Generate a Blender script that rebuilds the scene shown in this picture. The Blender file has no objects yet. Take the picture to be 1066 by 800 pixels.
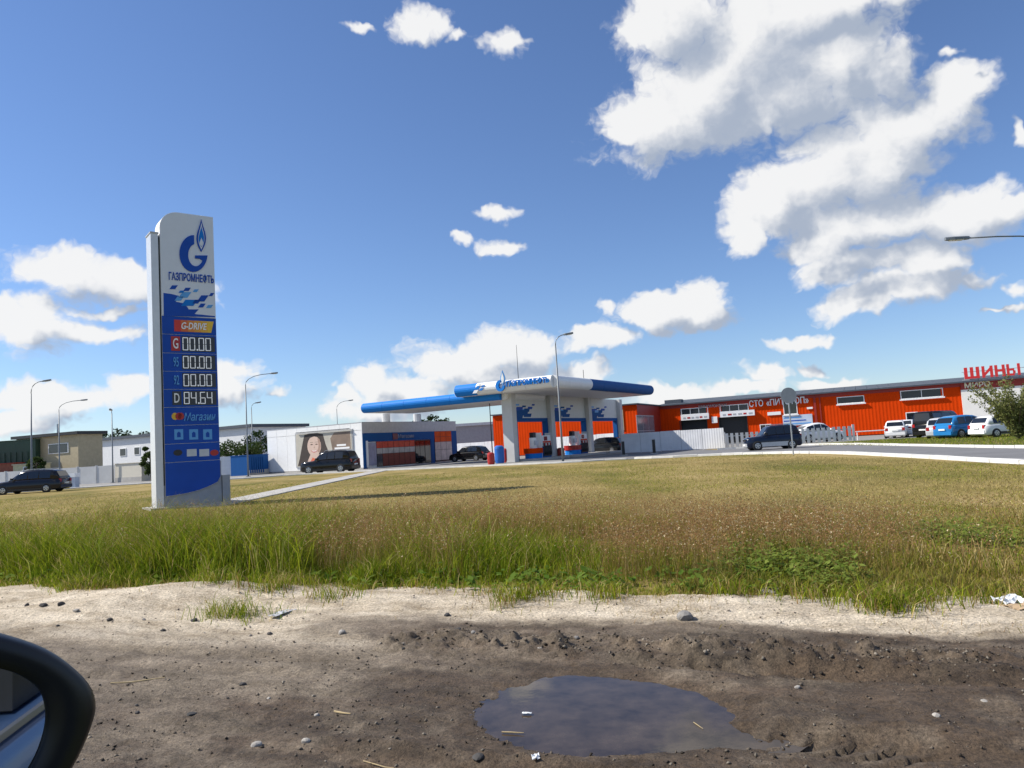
import bpy, bmesh, math, random
import numpy as np
from mathutils import Vector, Matrix
random.seed(7); RNG = np.random.default_rng(11)
S = bpy.context.scene; COL = S.collection
R = math.radians
# ------------------------------------------------------------------ camera
IW, IH, F = 1066.0, 800.0, 772.0
CAMZ, PITCH, ROLL = 1.5, R(4.62), R(3.5)
cam_d = bpy.data.cameras.new('camera'); cam = bpy.data.objects.new('camera', cam_d); COL.objects.link(cam)
cam_d.sensor_width = 36; cam_d.lens = 36*F/IW; cam_d.clip_start = .02; cam_d.clip_end = 5000
fwd = Vector((0, math.cos(PITCH), math.sin(PITCH))); up0 = Vector((0, -math.sin(PITCH), math.cos(PITCH)))
rt = Vector((1,0,0))*math.cos(ROLL) - up0*math.sin(ROLL); up = up0*math.cos(ROLL) + Vector((1,0,0))*math.sin(ROLL)
M3 = Matrix((rt, up, -fwd)).transposed(); cam.matrix_world = Matrix.Translation((0,0,CAMZ)) @ M3.to_4x4()
S.camera = cam
def ray(px, py): return (fwd + rt*((px-IW/2)/F) + up*(-(py-IH/2)/F))
def hor(px): return 493 - (px-35)*0.0611
def G(px, py, z=0.0):
    d = ray(px, py); k = (z-CAMZ)/d.z; return Vector((d.x*k, d.y*k, z))
def AT(px, py, Y):
    d = ray(px, py); k = Y/d.y; return Vector((d.x*k, Y, CAMZ+d.z*k))
def onplane(px, py, p0, n):
    d = ray(px, py); o = Vector((0,0,CAMZ)); k = (p0-o).dot(n)/d.dot(n); return o+d*k
# ------------------------------------------------------------------ sun, sky, exposure
SUN_EL, SUN_AZ = R(42.5), math.atan2(-0.994, 0.11)          # azimuth from +Y towards +X
sdir = Vector((math.sin(SUN_AZ)*math.cos(SUN_EL), math.cos(SUN_AZ)*math.cos(SUN_EL), math.sin(SUN_EL)))
sl = bpy.data.lights.new('sun', 'SUN'); sl.energy = 5.0; sl.angle = R(.53); sl.color = (1, .94, .84)
so = bpy.data.objects.new('sun', sl); COL.objects.link(so); so.rotation_euler = sdir.to_track_quat('Z', 'Y').to_euler()
so.location = (-20, 0, 30)
S.view_settings.view_transform = 'Standard'; S.view_settings.look = 'None'; S.view_settings.gamma = 1
S.view_settings.use_curve_mapping = False; S.view_settings.exposure = 0.45
S.cycles.use_denoising = True; S.cycles.max_bounces = 6; S.cycles.diffuse_bounces = 2; S.cycles.glossy_bounces = 3
S.cycles.transparent_max_bounces = 6; S.cycles.use_adaptive_sampling = True; S.cycles.adaptive_threshold = .01
S.cycles.sample_clamp_indirect = 4
W = bpy.data.worlds.new('World'); S.world = W; W.use_nodes = True
nt = W.node_tree; nt.nodes.clear(); N = nt.nodes; L = nt.links
def nd(tree, typ, **kw):
    n = tree.nodes.new(typ)
    for k, v in kw.items():
        if k == 'inp':
            for i, x in v.items(): n.inputs[i].default_value = x
        else: setattr(n, k, v)
    return n
def math_n(t, op, a, b=None, c=None, clamp=False):
    n = t.nodes.new('ShaderNodeMath'); n.operation = op; n.use_clamp = clamp
    for i, x in enumerate((a, b, c)):
        if x is None: continue
        if isinstance(x, (int, float)): n.inputs[i].default_value = x
        else: t.links.new(x, n.inputs[i])
    return n.outputs[0]
def vmath(t, op, a, b=None, c=None):
    n = t.nodes.new('ShaderNodeVectorMath'); n.operation = op
    for i, x in enumerate((a, b, c)):
        if x is None: continue
        if isinstance(x, (tuple, list)): n.inputs[i].default_value = x
        else: t.links.new(x, n.inputs[i])
    return n.outputs[1] if op in ('LENGTH', 'DOT_PRODUCT') else n.outputs[0]
def azel(px, py):
    d = ray(px, py).normalized(); return math.atan2(d.x, d.y), math.asin(d.z)
CLOUDS = [  # position and half-size of each cloud lobe, as seen over the forecourt
 (705,18,52,38),(785,55,95,68),(690,132,62,30),(652,138,30,16),(870,62,62,48),(910,80,26,24),(850,4,140,20),(740,100,56,46),(815,98,60,34),
 (988,104,44,27),(935,138,62,38),(858,182,84,42),(800,212,44,34),(776,246,24,17),(900,175,60,35),
 (880,236,62,26),(930,228,50,22),(1002,222,46,26),(1046,218,30,12),(850,252,40,16),
 (885,276,48,15),(955,272,45,18),(950,298,68,17),(892,318,34,12),(1012,290,28,9),(1068,140,12,16),(1062,298,14,9),
 (690,325,36,18),(725,318,32,20),(740,330,22,12),(625,352,38,11),(610,350,20,9),(640,318,8,8),(830,356,36,7),
 (438,28,34,16),(486,40,12,7),(526,45,16,13),(378,32,14,5),(520,217,19,8),(525,257,19,9),(487,246,13,5),
 (75,281,52,16),(125,297,48,17),(178,305,40,14),(28,336,44,22),(85,345,48,9),(112,322,30,5),
 (60,418,90,16),(140,405,34,14),(20,440,50,12),(248,384,26,11),(238,402,44,18),(292,406,19,8),(205,395,34,18),
 (388,398,28,20),(358,414,24,14),(430,408,40,16),(505,370,50,20),(465,385,40,18),(545,372,26,16),(400,425,80,14),(600,388,40,12),(530,395,60,14),
 (700,412,44,12),(790,388,24,12),(835,384,14,7),(770,405,40,8),(860,398,34,5),(990,55,12,5),(1040,320,26,3)]
tc = nd(nt, 'ShaderNodeTexCoord'); sx = nd(nt, 'ShaderNodeSeparateXYZ'); L.new(tc.outputs['Generated'], sx.inputs[0])
az = math_n(nt, 'ARCTAN2', sx.outputs[0], sx.outputs[1]); el = math_n(nt, 'ARCSINE', sx.outputs[2])
cb = nd(nt, 'ShaderNodeCombineXYZ'); L.new(az, cb.inputs[0]); L.new(el, cb.inputs[1]); P0 = cb.outputs[0]
BL = []
for (cx, cy, rx, ry) in CLOUDS:
    k_ = .82 if cy > 380 else .92 if cx > 740 and cy > 80 else 1.0; rx *= k_; ry *= k_
    a, e = azel(cx, cy); BL.append((a, e, 1.36*abs(azel(cx+rx, cy)[0]-azel(cx-rx, cy)[0])/2, 1.45*abs(azel(cx, cy+ry)[1]-azel(cx, cy-ry)[1])/2, rx < 20 or (rx < 36 and cy < 60)))
def smooth(t, v, a, b, lo=0, hi=1):
    n = t.nodes.new('ShaderNodeMapRange'); n.interpolation_type = 'SMOOTHSTEP'; t.links.new(v, n.inputs[0]); n.inputs[1].default_value = a; n.inputs[2].default_value = b; n.inputs[3].default_value = lo; n.inputs[4].default_value = hi; return n.outputs[0]
def density_group(blobs):
    """cloud density as a function of the viewing direction: lobes roughened by noise, or scattered by noise alone"""
    gt = bpy.data.node_groups.new('cloud_density', 'ShaderNodeTree')
    gt.interface.new_socket('P', in_out='INPUT', socket_type='NodeSocketVector'); gt.interface.new_socket('D', in_out='OUTPUT', socket_type='NodeSocketFloat'); gt.interface.new_socket('H', in_out='OUTPUT', socket_type='NodeSocketFloat')
    gi = gt.nodes.new('NodeGroupInput'); go = gt.nodes.new('NodeGroupOutput')
    w1 = nd(gt, 'ShaderNodeTexNoise', noise_dimensions='2D', inp={'Scale':10, 'Detail':4, 'Roughness':.66}); gt.links.new(gi.outputs[0], w1.inputs['Vector'])
    Pw = vmath(gt, 'ADD', gi.outputs[0], vmath(gt, 'MULTIPLY_ADD', w1.outputs['Color'], (.085,.05,0), (-.0425,-.025,0)))
    if blobs:
        acc = None
        for (a, e, ar, er, wisp) in blobs:
            ln = vmath(gt, 'LENGTH', vmath(gt, 'MULTIPLY_ADD', Pw, (1/ar, 1/er, 0), (-a/ar, -e/er, 0)))
            if wisp: ln = math_n(gt, 'ADD', math_n(gt, 'MULTIPLY', ln, .8), .34)
            acc = ln if acc is None else math_n(gt, 'SMOOTH_MIN', acc, ln, .2)
        blob = math_n(gt, 'MAXIMUM', math_n(gt, 'SUBTRACT', 1.0, acc), -1.0)
    else:
        gs = nd(gt, 'ShaderNodeSeparateXYZ'); gt.links.new(gi.outputs[0], gs.inputs[0])
        gen = nd(gt, 'ShaderNodeTexNoise', noise_dimensions='2D', inp={'Scale':3.2, 'Detail':2, 'Roughness':.5}); gt.links.new(Pw, gen.inputs['Vector'])
        mk = math_n(gt, 'MAXIMUM', math_n(gt, 'MULTIPLY_ADD', math_n(gt, 'ABSOLUTE', gs.outputs[0]), 6, -5.1, True), math_n(gt, 'MULTIPLY_ADD', gs.outputs[1], 6, -4.5, True))
        blob = math_n(gt, 'ADD', math_n(gt, 'MULTIPLY_ADD', gen.outputs[0], 3.0, -1.75), math_n(gt, 'MULTIPLY_ADD', mk, 2.0, -2.0))
    Pv = vmath(gt, 'MULTIPLY', Pw, (1,1.3,1))
    n2 = nd(gt, 'ShaderNodeTexNoise', noise_dimensions='2D', inp={'Scale':30, 'Detail':6, 'Roughness':.55, 'Lacunarity':2.15}); gt.links.new(Pv, n2.inputs['Vector'])
    vo = nd(gt, 'ShaderNodeTexVoronoi', voronoi_dimensions='2D', feature='F1', inp={'Scale':14, 'Detail':3.5, 'Roughness':.52, 'Lacunarity':2.3}); vo.normalize = True; gt.links.new(Pv, vo.inputs['Vector'])
    nn = math_n(gt, 'ADD', math_n(gt, 'MULTIPLY_ADD', n2.outputs[0], .42, -.21), math_n(gt, 'MULTIPLY_ADD', vo.outputs[0], -1.5, .54))
    gt.links.new(math_n(gt, 'ADD', blob, nn), go.inputs[0]); gt.links.new(math_n(gt, 'MULTIPLY_ADD', nn, .50, blob), go.inputs[1]); return gt
sky = nd(nt, 'ShaderNodeTexSky', sky_type='NISHITA', sun_disc=False, sun_elevation=SUN_EL, sun_rotation=SUN_AZ, air_density=1.0, dust_density=.08, ozone_density=3.0)
SKY = .092
skt = vmath(nt, 'MULTIPLY', sky.outputs[0], (.83,.915,1.10))       # white balance of the clear sky
def sky_sector(blobs):
    gt = density_group(blobs); out = []
    for off in ((0,0,0), (-.030,.034,0)):
        g = nt.nodes.new('ShaderNodeGroup'); g.node_tree = gt; L.new(vmath(nt, 'ADD', P0, off), g.inputs[0]); out.append(g)
    d0, d1 = out[0].outputs[1], out[1].outputs[1]; alpha = smooth(nt, out[0].outputs[0], -.06, .46, 0, .97)
    relief = math_n(nt, 'SUBTRACT', d0, d1)      # the side away from the sun, and what lies deep inside, is grey
    lit = smooth(nt, math_n(nt, 'SUBTRACT', relief, math_n(nt, 'MULTIPLY', smooth(nt, d1, .0, .9), .42)), -.86, .36)
    ccol = nd(nt, 'ShaderNodeMix', data_type='RGBA'); L.new(lit, ccol.inputs[0]); ccol.inputs[6].default_value = (.30/SKY,.345/SKY,.425/SKY,1); ccol.inputs[7].default_value = (.675/SKY,.675/SKY,.675/SKY,1)
    mixc = nd(nt, 'ShaderNodeMix', data_type='RGBA'); L.new(alpha, mixc.inputs[0]); L.new(skt, mixc.inputs[6]); L.new(ccol.outputs[2], mixc.inputs[7])
    bg = nd(nt, 'ShaderNodeBackground'); bg.inputs[1].default_value = SKY; L.new(mixc.outputs[2], bg.inputs[0]); return bg.outputs[0]
def mixs(fac, a, b):
    m = nt.nodes.new('ShaderNodeMixShader'); L.new(fac, m.inputs[0]); L.new(a, m.inputs[1]); L.new(b, m.inputs[2]); return m.outputs[0]
cuts = [-9, -.42, -.20, .02, .18, .36, 9]; secs = []      # evaluated sector by sector, to keep the sky cheap
for lo, hi in zip(cuts[:-1], cuts[1:]): secs.append(sky_sector([b_ for b_ in BL if b_[0]+b_[2]*1.9+.09 > lo and b_[0]-b_[2]*1.9-.09 < hi]))
sh = secs[0]
for c, x in zip(cuts[1:-1], secs[1:]): sh = mixs(math_n(nt, 'GREATER_THAN', az, c), sh, x)
inside = math_n(nt, 'MULTIPLY', math_n(nt, 'LESS_THAN', math_n(nt, 'ABSOLUTE', az), .85), math_n(nt, 'LESS_THAN', el, .75))
sh = mixs(inside, sky_sector(None), sh)
clear = nd(nt, 'ShaderNodeBackground'); clear.inputs[1].default_value = SKY; L.new(skt, clear.inputs[0])
sh = mixs(math_n(nt, 'GREATER_THAN', el, -.02), clear.outputs[0], sh)
wo = nd(nt, 'ShaderNodeOutputWorld'); L.new(sh, wo.inputs[0])
W.cycles.sampling_method = 'MANUAL'; W.cycles.sample_map_resolution = 512
# ------------------------------------------------------------------ materials
MATS = {}
def mat(name, col, rough=.6, metal=0, var=.12, vscale=3.0, bump=0, bscale=40, spec=.5, emit=0, coat=0):
    if name in MATS: return MATS[name]
    m = bpy.data.materials.new(name); m.use_nodes = True; t = m.node_tree; b = t.nodes['Principled BSDF']
    b.inputs['Roughness'].default_value = rough; b.inputs['Metallic'].default_value = metal; b.inputs['Specular IOR Level'].default_value = spec
    b.inputs['Coat Weight'].default_value = coat
    c4 = (*col, 1)
    if var:
        geo = nd(t, 'ShaderNodeTexCoord'); nz = nd(t, 'ShaderNodeTexNoise', inp={'Scale':vscale, 'Detail':5, 'Roughness':.6}); t.links.new(geo.outputs['Object'], nz.inputs['Vector'])
        mr = nd(t, 'ShaderNodeMapRange', inp={1:.25, 2:.75, 3:1-var, 4:1+var}); t.links.new(nz.outputs[0], mr.inputs[0])
        sc = nd(t, 'ShaderNodeVectorMath', operation='SCALE'); sc.inputs[0].default_value = col; t.links.new(mr.outputs[0], sc.inputs[3]); t.links.new(sc.outputs[0], b.inputs['Base Color'])
    else: b.inputs['Base Color'].default_value = c4
    if bump:
        geo = nd(t, 'ShaderNodeTexCoord'); nz = nd(t, 'ShaderNodeTexNoise', inp={'Scale':bscale, 'Detail':6}); t.links.new(geo.outputs['Object'], nz.inputs['Vector'])
        bp = nd(t, 'ShaderNodeBump', inp={'Strength':bump, 'Distance':.02}); t.links.new(nz.outputs[0], bp.inputs['Height']); t.links.new(bp.outputs[0], b.inputs['Normal'])
    if emit:
        b.inputs['Emission Color'].default_value = c4; b.inputs['Emission Strength'].default_value = emit
    MATS[name] = m; return m
white = mat('white_panel', (.86,.86,.85), .45, var=.05); grey = mat('grey_metal', (.42,.43,.45), .45, var=.1)
steel = mat('galvanised_steel', (.40,.42,.44), .42, .7, var=.15); dark = mat('dark_trim', (.02,.02,.022), .5)
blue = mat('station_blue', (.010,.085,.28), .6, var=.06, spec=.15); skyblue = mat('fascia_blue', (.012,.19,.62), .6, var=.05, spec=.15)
navy = mat('face_blue', (.003,.066,.40), .5, var=.12, vscale=1.2, spec=.3); ltblue = mat('light_blue', (.09,.34,.72), .4, var=.05)
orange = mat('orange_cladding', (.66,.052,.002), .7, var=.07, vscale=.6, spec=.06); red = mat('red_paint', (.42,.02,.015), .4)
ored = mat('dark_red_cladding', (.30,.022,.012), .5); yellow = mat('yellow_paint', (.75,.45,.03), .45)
concrete = mat('concrete', (.40,.385,.36), .85, var=.18, vscale=1.5, bump=.3); kerbm = mat('kerb_whitewash', (.62,.61,.58), .85, var=.15, vscale=2)
glass = mat('dark_glass', (.012,.015,.02), .06, var=0, spec=.8); shopglass = mat('shop_glass', (.05,.06,.08), .08, var=.2, spec=.7)
black = mat('black_plastic', (.012,.012,.013), .42, var=.1); roofm = mat('roof_metal', (.075,.088,.108), .6, var=.15, spec=.3)
cream = mat('tan_render', (.44,.37,.24), .8, var=.12); whitewall = mat('white_render', (.66,.67,.68), .8, var=.08); beige = mat('beige_panel', (.60,.56,.47), .7, var=.06)
green = mat('green_metal', (.03,.07,.045), .55); signwhite = mat('sign_white', (.86,.86,.86), .4, var=0)
led = mat('led_white', (.78,.80,.84), .4, var=0, emit=.18)
# ------------------------------------------------------------------ mesh helpers
class MB:
    def __init__(s): s.v = []; s.f = []
    def add(s, vs, fs):
        k = len(s.v); s.v += [tuple(v) for v in vs]; s.f += [tuple(i+k for i in f) for f in fs]; return s
    def box(s, a, b, rz=0, c=None):
        x0,y0,z0 = a; x1,y1,z1 = b
        vs = [(x0,y0,z0),(x1,y0,z0),(x1,y1,z0),(x0,y1,z0),(x0,y0,z1),(x1,y0,z1),(x1,y1,z1),(x0,y1,z1)]
        return s.add(vs, [(0,3,2,1),(4,5,6,7),(0,1,5,4),(1,2,6,5),(2,3,7,6),(3,0,4,7)])
    def rings(s, rs, cap=True):
        n = len(rs[0]); vs = [v for r in rs for v in r]; fs = []
        for i in range(len(rs)-1):
            for j in range(n): fs.append((i*n+j, i*n+(j+1)%n, (i+1)*n+(j+1)%n, (i+1)*n+j))
        if cap: fs += [tuple(range(n-1,-1,-1)), tuple(range((len(rs)-1)*n, len(rs)*n))]
        return s.add(vs, fs)
    def tube(s, pts, rad, n=8, cap=True):
        rs = []; pts = [Vector(p) for p in pts]
        for i, p in enumerate(pts):
            d = (pts[min(i+1,len(pts)-1)]-pts[max(i-1,0)]).normalized()
            a = d.orthogonal().normalized() if abs(d.z) < .95 else Vector((1,0,0)); a = (a - d*a.dot(d)).normalized()
            if abs(d.z) < .95: a = (Vector((0,0,1))-d*d.z).normalized()
            b = d.cross(a); r = rad[i] if isinstance(rad, (list,tuple)) else rad
            rs.append([p + a*(r*math.cos(2*math.pi*k/n)) + b*(r*math.sin(2*math.pi*k/n)) for k in range(n)])
        return s.rings(rs, cap)
    def prism(s, poly, o, u, v, n, depth):
        """polygon in (u,v) at origin o, extruded by depth along n"""
        o,u,v,n = Vector(o),Vector(u),Vector(v),Vector(n); k = len(poly)
        fr = [o+u*p[0]+v*p[1]+n*depth for p in poly]; bk = [o+u*p[0]+v*p[1] for p in poly]
        return s.add(fr+bk, [tuple(range(k)), tuple(range(2*k-1,k-1,-1))]+[(i, i+k, (i+1)%k+k, (i+1)%k) for i in range(k)])
    def build(s, name, m, parent=None, smooth=False, fix=True, loc=None):
        me = bpy.data.meshes.new(name); me.from_pydata([tuple(v) for v in s.v], [], s.f)
        if fix:
            bm = bmesh.new(); bm.from_mesh(me); bmesh.ops.recalc_face_normals(bm, faces=bm.faces); bm.to_mesh(me); bm.free()
        if m: me.materials.append(m)
        if smooth:
            me.polygons.foreach_set('use_smooth', [True]*len(me.polygons))
        return link(name, me, parent, loc)
def link(name, me, parent=None, loc=None):
    o = bpy.data.objects.new(name, me); COL.objects.link(o)
    if parent: o.parent = parent
    if loc is not None: o.location = loc
    return o
def tag(o, label=None, cat=None, group=None, kind=None):
    if label: o['label'] = label
    if cat: o['category'] = cat
    if group: o['group'] = group
    if kind: o['kind'] = kind
    return o
def thing(name, label, cat, loc=(0,0,0), rz=0, group=None):
    o = bpy.data.objects.new(name, None); COL.objects.link(o); o.location = loc; o.rotation_euler = (0,0,rz); o.empty_display_size = .3
    return tag(o, label, cat, group)
def boxp(name, m, par, a, b): return MB().box(a, b).build(name, m, par)
def copy_tree(o, parent=None):
    c = o.copy(); COL.objects.link(c); c.parent = parent
    for ch in list(o.children): copy_tree(ch, c)
    return c
def npmesh(name, v, tris, m, cols=None, parent=None, smooth=False):
    me = bpy.data.meshes.new(name); v = np.asarray(v, np.float32); tris = np.asarray(tris, np.int32); k = tris.shape[1]
    me.vertices.add(len(v)); me.vertices.foreach_set('co', v.ravel()); me.loops.add(tris.size); me.loops.foreach_set('vertex_index', tris.ravel())
    me.polygons.add(len(tris)); me.polygons.foreach_set('loop_start', np.arange(0, tris.size, k, dtype=np.int32))
    if smooth: me.polygons.foreach_set('use_smooth', np.ones(len(tris), bool))
    me.update(calc_edges=True)
    if cols is not None:
        a = me.color_attributes.new('Col', 'FLOAT_COLOR', 'POINT'); a.data.foreach_set('color', np.c_[cols, np.ones(len(cols))].astype(np.float32).ravel())
    me.materials.append(m); return link(name, me, parent)
# lettering, converted to meshes once
TEXTS = {'gn':('ГАЗПРОМНЕФТЬ',.02), 'gd':('G-DRIVE',.02), 'mag':('Магазин',.01), 'n95':('95',.01), 'g':('G',.01), 'n92':('92',.01), 'D':('D',.01),
  'sto':('СТО',.015), 'pit':('«ПИТСТОП»',.015), 'shm':('ШИНОМОНТАЖ',.01), 'miro':('МИРО',.02)}
TM = {}
_tmp = []
for k, (txt, off) in TEXTS.items():
    c = bpy.data.curves.new('t', 'FONT'); c.body = txt; c.size = 1; c.extrude = .04; c.offset = off; c.resolution_u = 3
    o = bpy.data.objects.new('t', c); COL.objects.link(o); _tmp.append((k, o))
dg = bpy.context.evaluated_depsgraph_get()
for k, o in _tmp:
    me = bpy.data.meshes.new_from_object(o.evaluated_get(dg))
    vs = np.array([v.co[:] for v in me.vertices]); TM[k] = (me, vs.min(0), vs.max(0))
for k, o in _tmp: bpy.data.objects.remove(o)
def text(key, name, m, par, o, u, v, n, w, h, depth=.03, shear=0):
    """put the lettering into the box o, o+u*w, o+v*h, standing proud along n"""
    me, lo, hi = TM[key]; o,u,v,n = Vector(o),Vector(u),Vector(v),Vector(n); me2 = me.copy(); sz = hi-lo
    for p in me2.vertices:
        a = (p.co.x-lo[0])/sz[0]*w; b = (p.co.y-lo[1])/sz[1]*h; c = (p.co.z-lo[2])/sz[2]*depth
        p.co = o + u*(a+shear*b) + v*b + n*c
    me2.materials.clear(); me2.materials.append(m); return link(name, me2, par)
# ------------------------------------------------------------------ terrain
_perm = RNG.random((256,256))
def vnoise(x, y):
    xi = np.floor(x).astype(int); yi = np.floor(y).astype(int); fx = x-xi; fy = y-yi
    fx = fx*fx*(3-2*fx); fy = fy*fy*(3-2*fy); a = _perm[xi&255, yi&255]; b = _perm[(xi+1)&255, yi&255]; c = _perm[xi&255, (yi+1)&255]; d = _perm[(xi+1)&255, (yi+1)&255]
    return (a*(1-fx)+b*fx)*(1-fy)+(c*(1-fx)+d*fx)*fy
def fbm(x, y, f, o=5, g=.5):
    s = 0; a = 1; t = 0
    for i in range(o): s = s+a*(vnoise(x*f+17.3*i, y*f-9.1*i)-.5); t += a; a *= g; f *= 2.03
    return s/t*2
def sstep(a, b, x): t = np.clip((x-a)/(b-a), 0, 1); return t*t*(3-2*t)
EN = (.35, .937); ET = (.937, -.35); EC = 6.97
TC = 2.44
def st(x, y): return EN[0]*x+EN[1]*y-EC, ET[0]*x+ET[1]*y+TC     # s: metres beyond the road edge, t: along it
def edge_s(x, y):
    s, t = st(x, y); return s + .55*fbm(x, y, .8, 5, .6) + .14*np.sin(t*.8)
def puddle_r(x, y):
    dx, dy = (x-.44)/.66, (y-4.31)/.58
    return np.sqrt(dx*dx+dy*dy+.45*dx*dy) + .16*fbm(x, y, 1.7, 5)
def dirt_z(x, y):
    s, t = st(x, y); z = .034*fbm(x, y, .7, 4) + .024*fbm(x, y, 3.5, 5, .62) + .012*fbm(s*5, t*1.1, 1, 4, .6) + .008*fbm(x, y, 14, 3, .6)
    clod = np.maximum(fbm(x, y, 9, 4, .6)+.1, 0)
    g = lambda c, w: np.exp(-((s-c)/w)**2)
    z = z + g(-1.62, .30)*sstep(-1.3, -.3, t)*sstep(4.4, 2.6, t)*(.015+.11*clod)
    tread = .5+.5*np.sign(np.sin(t*34+6*np.sin(s*9)))
    for c, w, lo in ((-1.98,.10,.9), (-3.05,.13,.6), (-3.7,.1,-.5)):
        z = z - g(c+.03*np.sin(t*1.3), w)*sstep(lo, lo+.8, t)*(.030+.030*tread*np.clip(.5+2*fbm(x,y,2,2),0,1)) + g(c+w*1.8, w*.7)*sstep(lo, lo+.8, t)*.012*(1+2*clod)
    for c, w in ((-2.5,.16), (-2.15,.12)): z = z - g(c+.05*np.sin(t*.9), w)*sstep(-.4, -1.2, t)*.028 + g(c-.25, .1)*sstep(-.4,-1.2,t)*.014
    mx, my = -4.0, 8.2
    z = z + .17*np.exp(-(((x-mx)/1.5)**2+((y-my)/.55)**2)) + .05*g(-.35, .4)
    z = z - .085*sstep(1.35, .6, puddle_r(x, y))
    z = z + .006*fbm(x, y, 30, 2)*np.clip(1.3-.1*y, 0, 1)
    return z - .14*sstep(.15, .9, edge_s(x, y))
def lawn_z(x, y):
    es = edge_s(x, y); near = sstep(30, 10, np.hypot(x, y)); s, t = st(x, y)
    return -.10 + .10*sstep(-.45, .35, es) + near*(.035*fbm(x, y, .35, 4)*sstep(0, 1, es))
def gridmesh(name, ys, a, wfun, zfun, keep, m, attr=None):
    Y, A = np.meshgrid(ys, a, indexing='ij'); X = A*wfun(Y); Z = zfun(X, Y); v = np.stack([X,Y,Z], -1).reshape(-1,3)
    r, c = Y.shape; i = (np.arange(r-1)[:,None]*c+np.arange(c-1)[None,:]).ravel(); q = np.stack([i, i+1, i+c+1, i+c], 1)
    kv = keep(X, Y).ravel(); q = q[kv[q].any(1)]
    used = np.unique(q); mp = np.full(len(v), -1); mp[used] = np.arange(len(used)); v = v[used]; q = mp[q]
    o = npmesh(name, v, q, m, smooth=True)
    if attr:
        at = o.data.attributes.new('wet', 'FLOAT', 'POINT'); at.data.foreach_set('value', attr(v[:,0], v[:,1]).astype(np.float32))
    return o
def wet_mask(x, y):
    s, t = st(x, y); n = fbm(s*1.6, t*.7, .9, 6, .65); n2 = fbm(x, y, 6, 4, .6)
    right = sstep(-.80, -1.10, s+.42*n+.10*n2)*sstep(-2.3, -.2, t+.9*n); left = .80*sstep(-1.35, -2.4, s+.8*n+.2*n2)
    w = np.maximum(right*.93, left); w = np.maximum(w, sstep(1.75, 1.05, puddle_r(x, y)))
    return np.clip(w + (.30*n+.16*n2)*(w > .05), 0, 1)
# dirt material: dry sand, damp soil, mud
m = bpy.data.materials.new('dirt'); m.use_nodes = True; t = m.node_tree; b = t.nodes['Principled BSDF']
geo = nd(t, 'ShaderNodeNewGeometry'); at = nd(t, 'ShaderNodeAttribute', attribute_name='wet')
mp = nd(t, 'ShaderNodeMapping', vector_type='TEXTURE'); mp.inputs['Rotation'].default_value = (0,0,math.atan2(-.35,.937)); mp.inputs['Scale'].default_value = (2.2,.7,1); t.links.new(geo.outputs[0], mp.inputs[0])
n1 = nd(t, 'ShaderNodeTexNoise', inp={'Scale':2.4,'Detail':9,'Roughness':.72}); t.links.new(mp.outputs[0], n1.inputs['Vector'])
n2 = nd(t, 'ShaderNodeTexNoise', inp={'Scale':48,'Detail':4,'Roughness':.8}); t.links.new(geo.outputs[0], n2.inputs['Vector'])
r1 = nd(t, 'ShaderNodeValToRGB'); e = r1.color_ramp.elements; e[0].position = .3; e[0].color = (.30,.235,.155,1); e[1].position = .64; e[1].color = (.70,.61,.48,1); t.links.new(n1.outputs[0], r1.inputs[0])
r2 = nd(t, 'ShaderNodeValToRGB'); e = r2.color_ramp.elements; e[0].position = .3; e[0].color = (.034,.024,.015,1); e[1].position = .70; e[1].color = (.135,.094,.060,1); t.links.new(n1.outputs[0], r2.inputs[0])
mx = nd(t, 'ShaderNodeMix', data_type='RGBA'); t.links.new(at.outputs['Fac'], mx.inputs[0]); t.links.new(r1.outputs[0], mx.inputs[6]); t.links.new(r2.outputs[0], mx.inputs[7])
mr = nd(t, 'ShaderNodeMapRange', inp={1:.32,2:.68,3:.42,4:1.48}); t.links.new(n2.outputs[0], mr.inputs[0])
sc = nd(t, 'ShaderNodeVectorMath', operation='SCALE'); t.links.new(mx.outputs[2], sc.inputs[0]); t.links.new(mr.outputs[0], sc.inputs[3]); t.links.new(sc.outputs[0], b.inputs['Base Color'])
ro = nd(t, 'ShaderNodeMapRange', inp={1:0,2:1,3:.95,4:.62}); t.links.new(at.outputs['Fac'], ro.inputs[0]); t.links.new(ro.outputs[0], b.inputs['Roughness']); b.inputs['Specular IOR Level'].default_value = .25
n3 = nd(t, 'ShaderNodeTexNoise', inp={'Scale':70,'Detail':5,'Roughness':.75}); t.links.new(geo.outputs[0], n3.inputs['Vector'])
bp = nd(t, 'ShaderNodeBump', inp={'Strength':.9,'Distance':.02}); t.links.new(n3.outputs[0], bp.inputs['Height']); t.links.new(bp.outputs[0], b.inputs['Normal'])
dirtm = m
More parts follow.
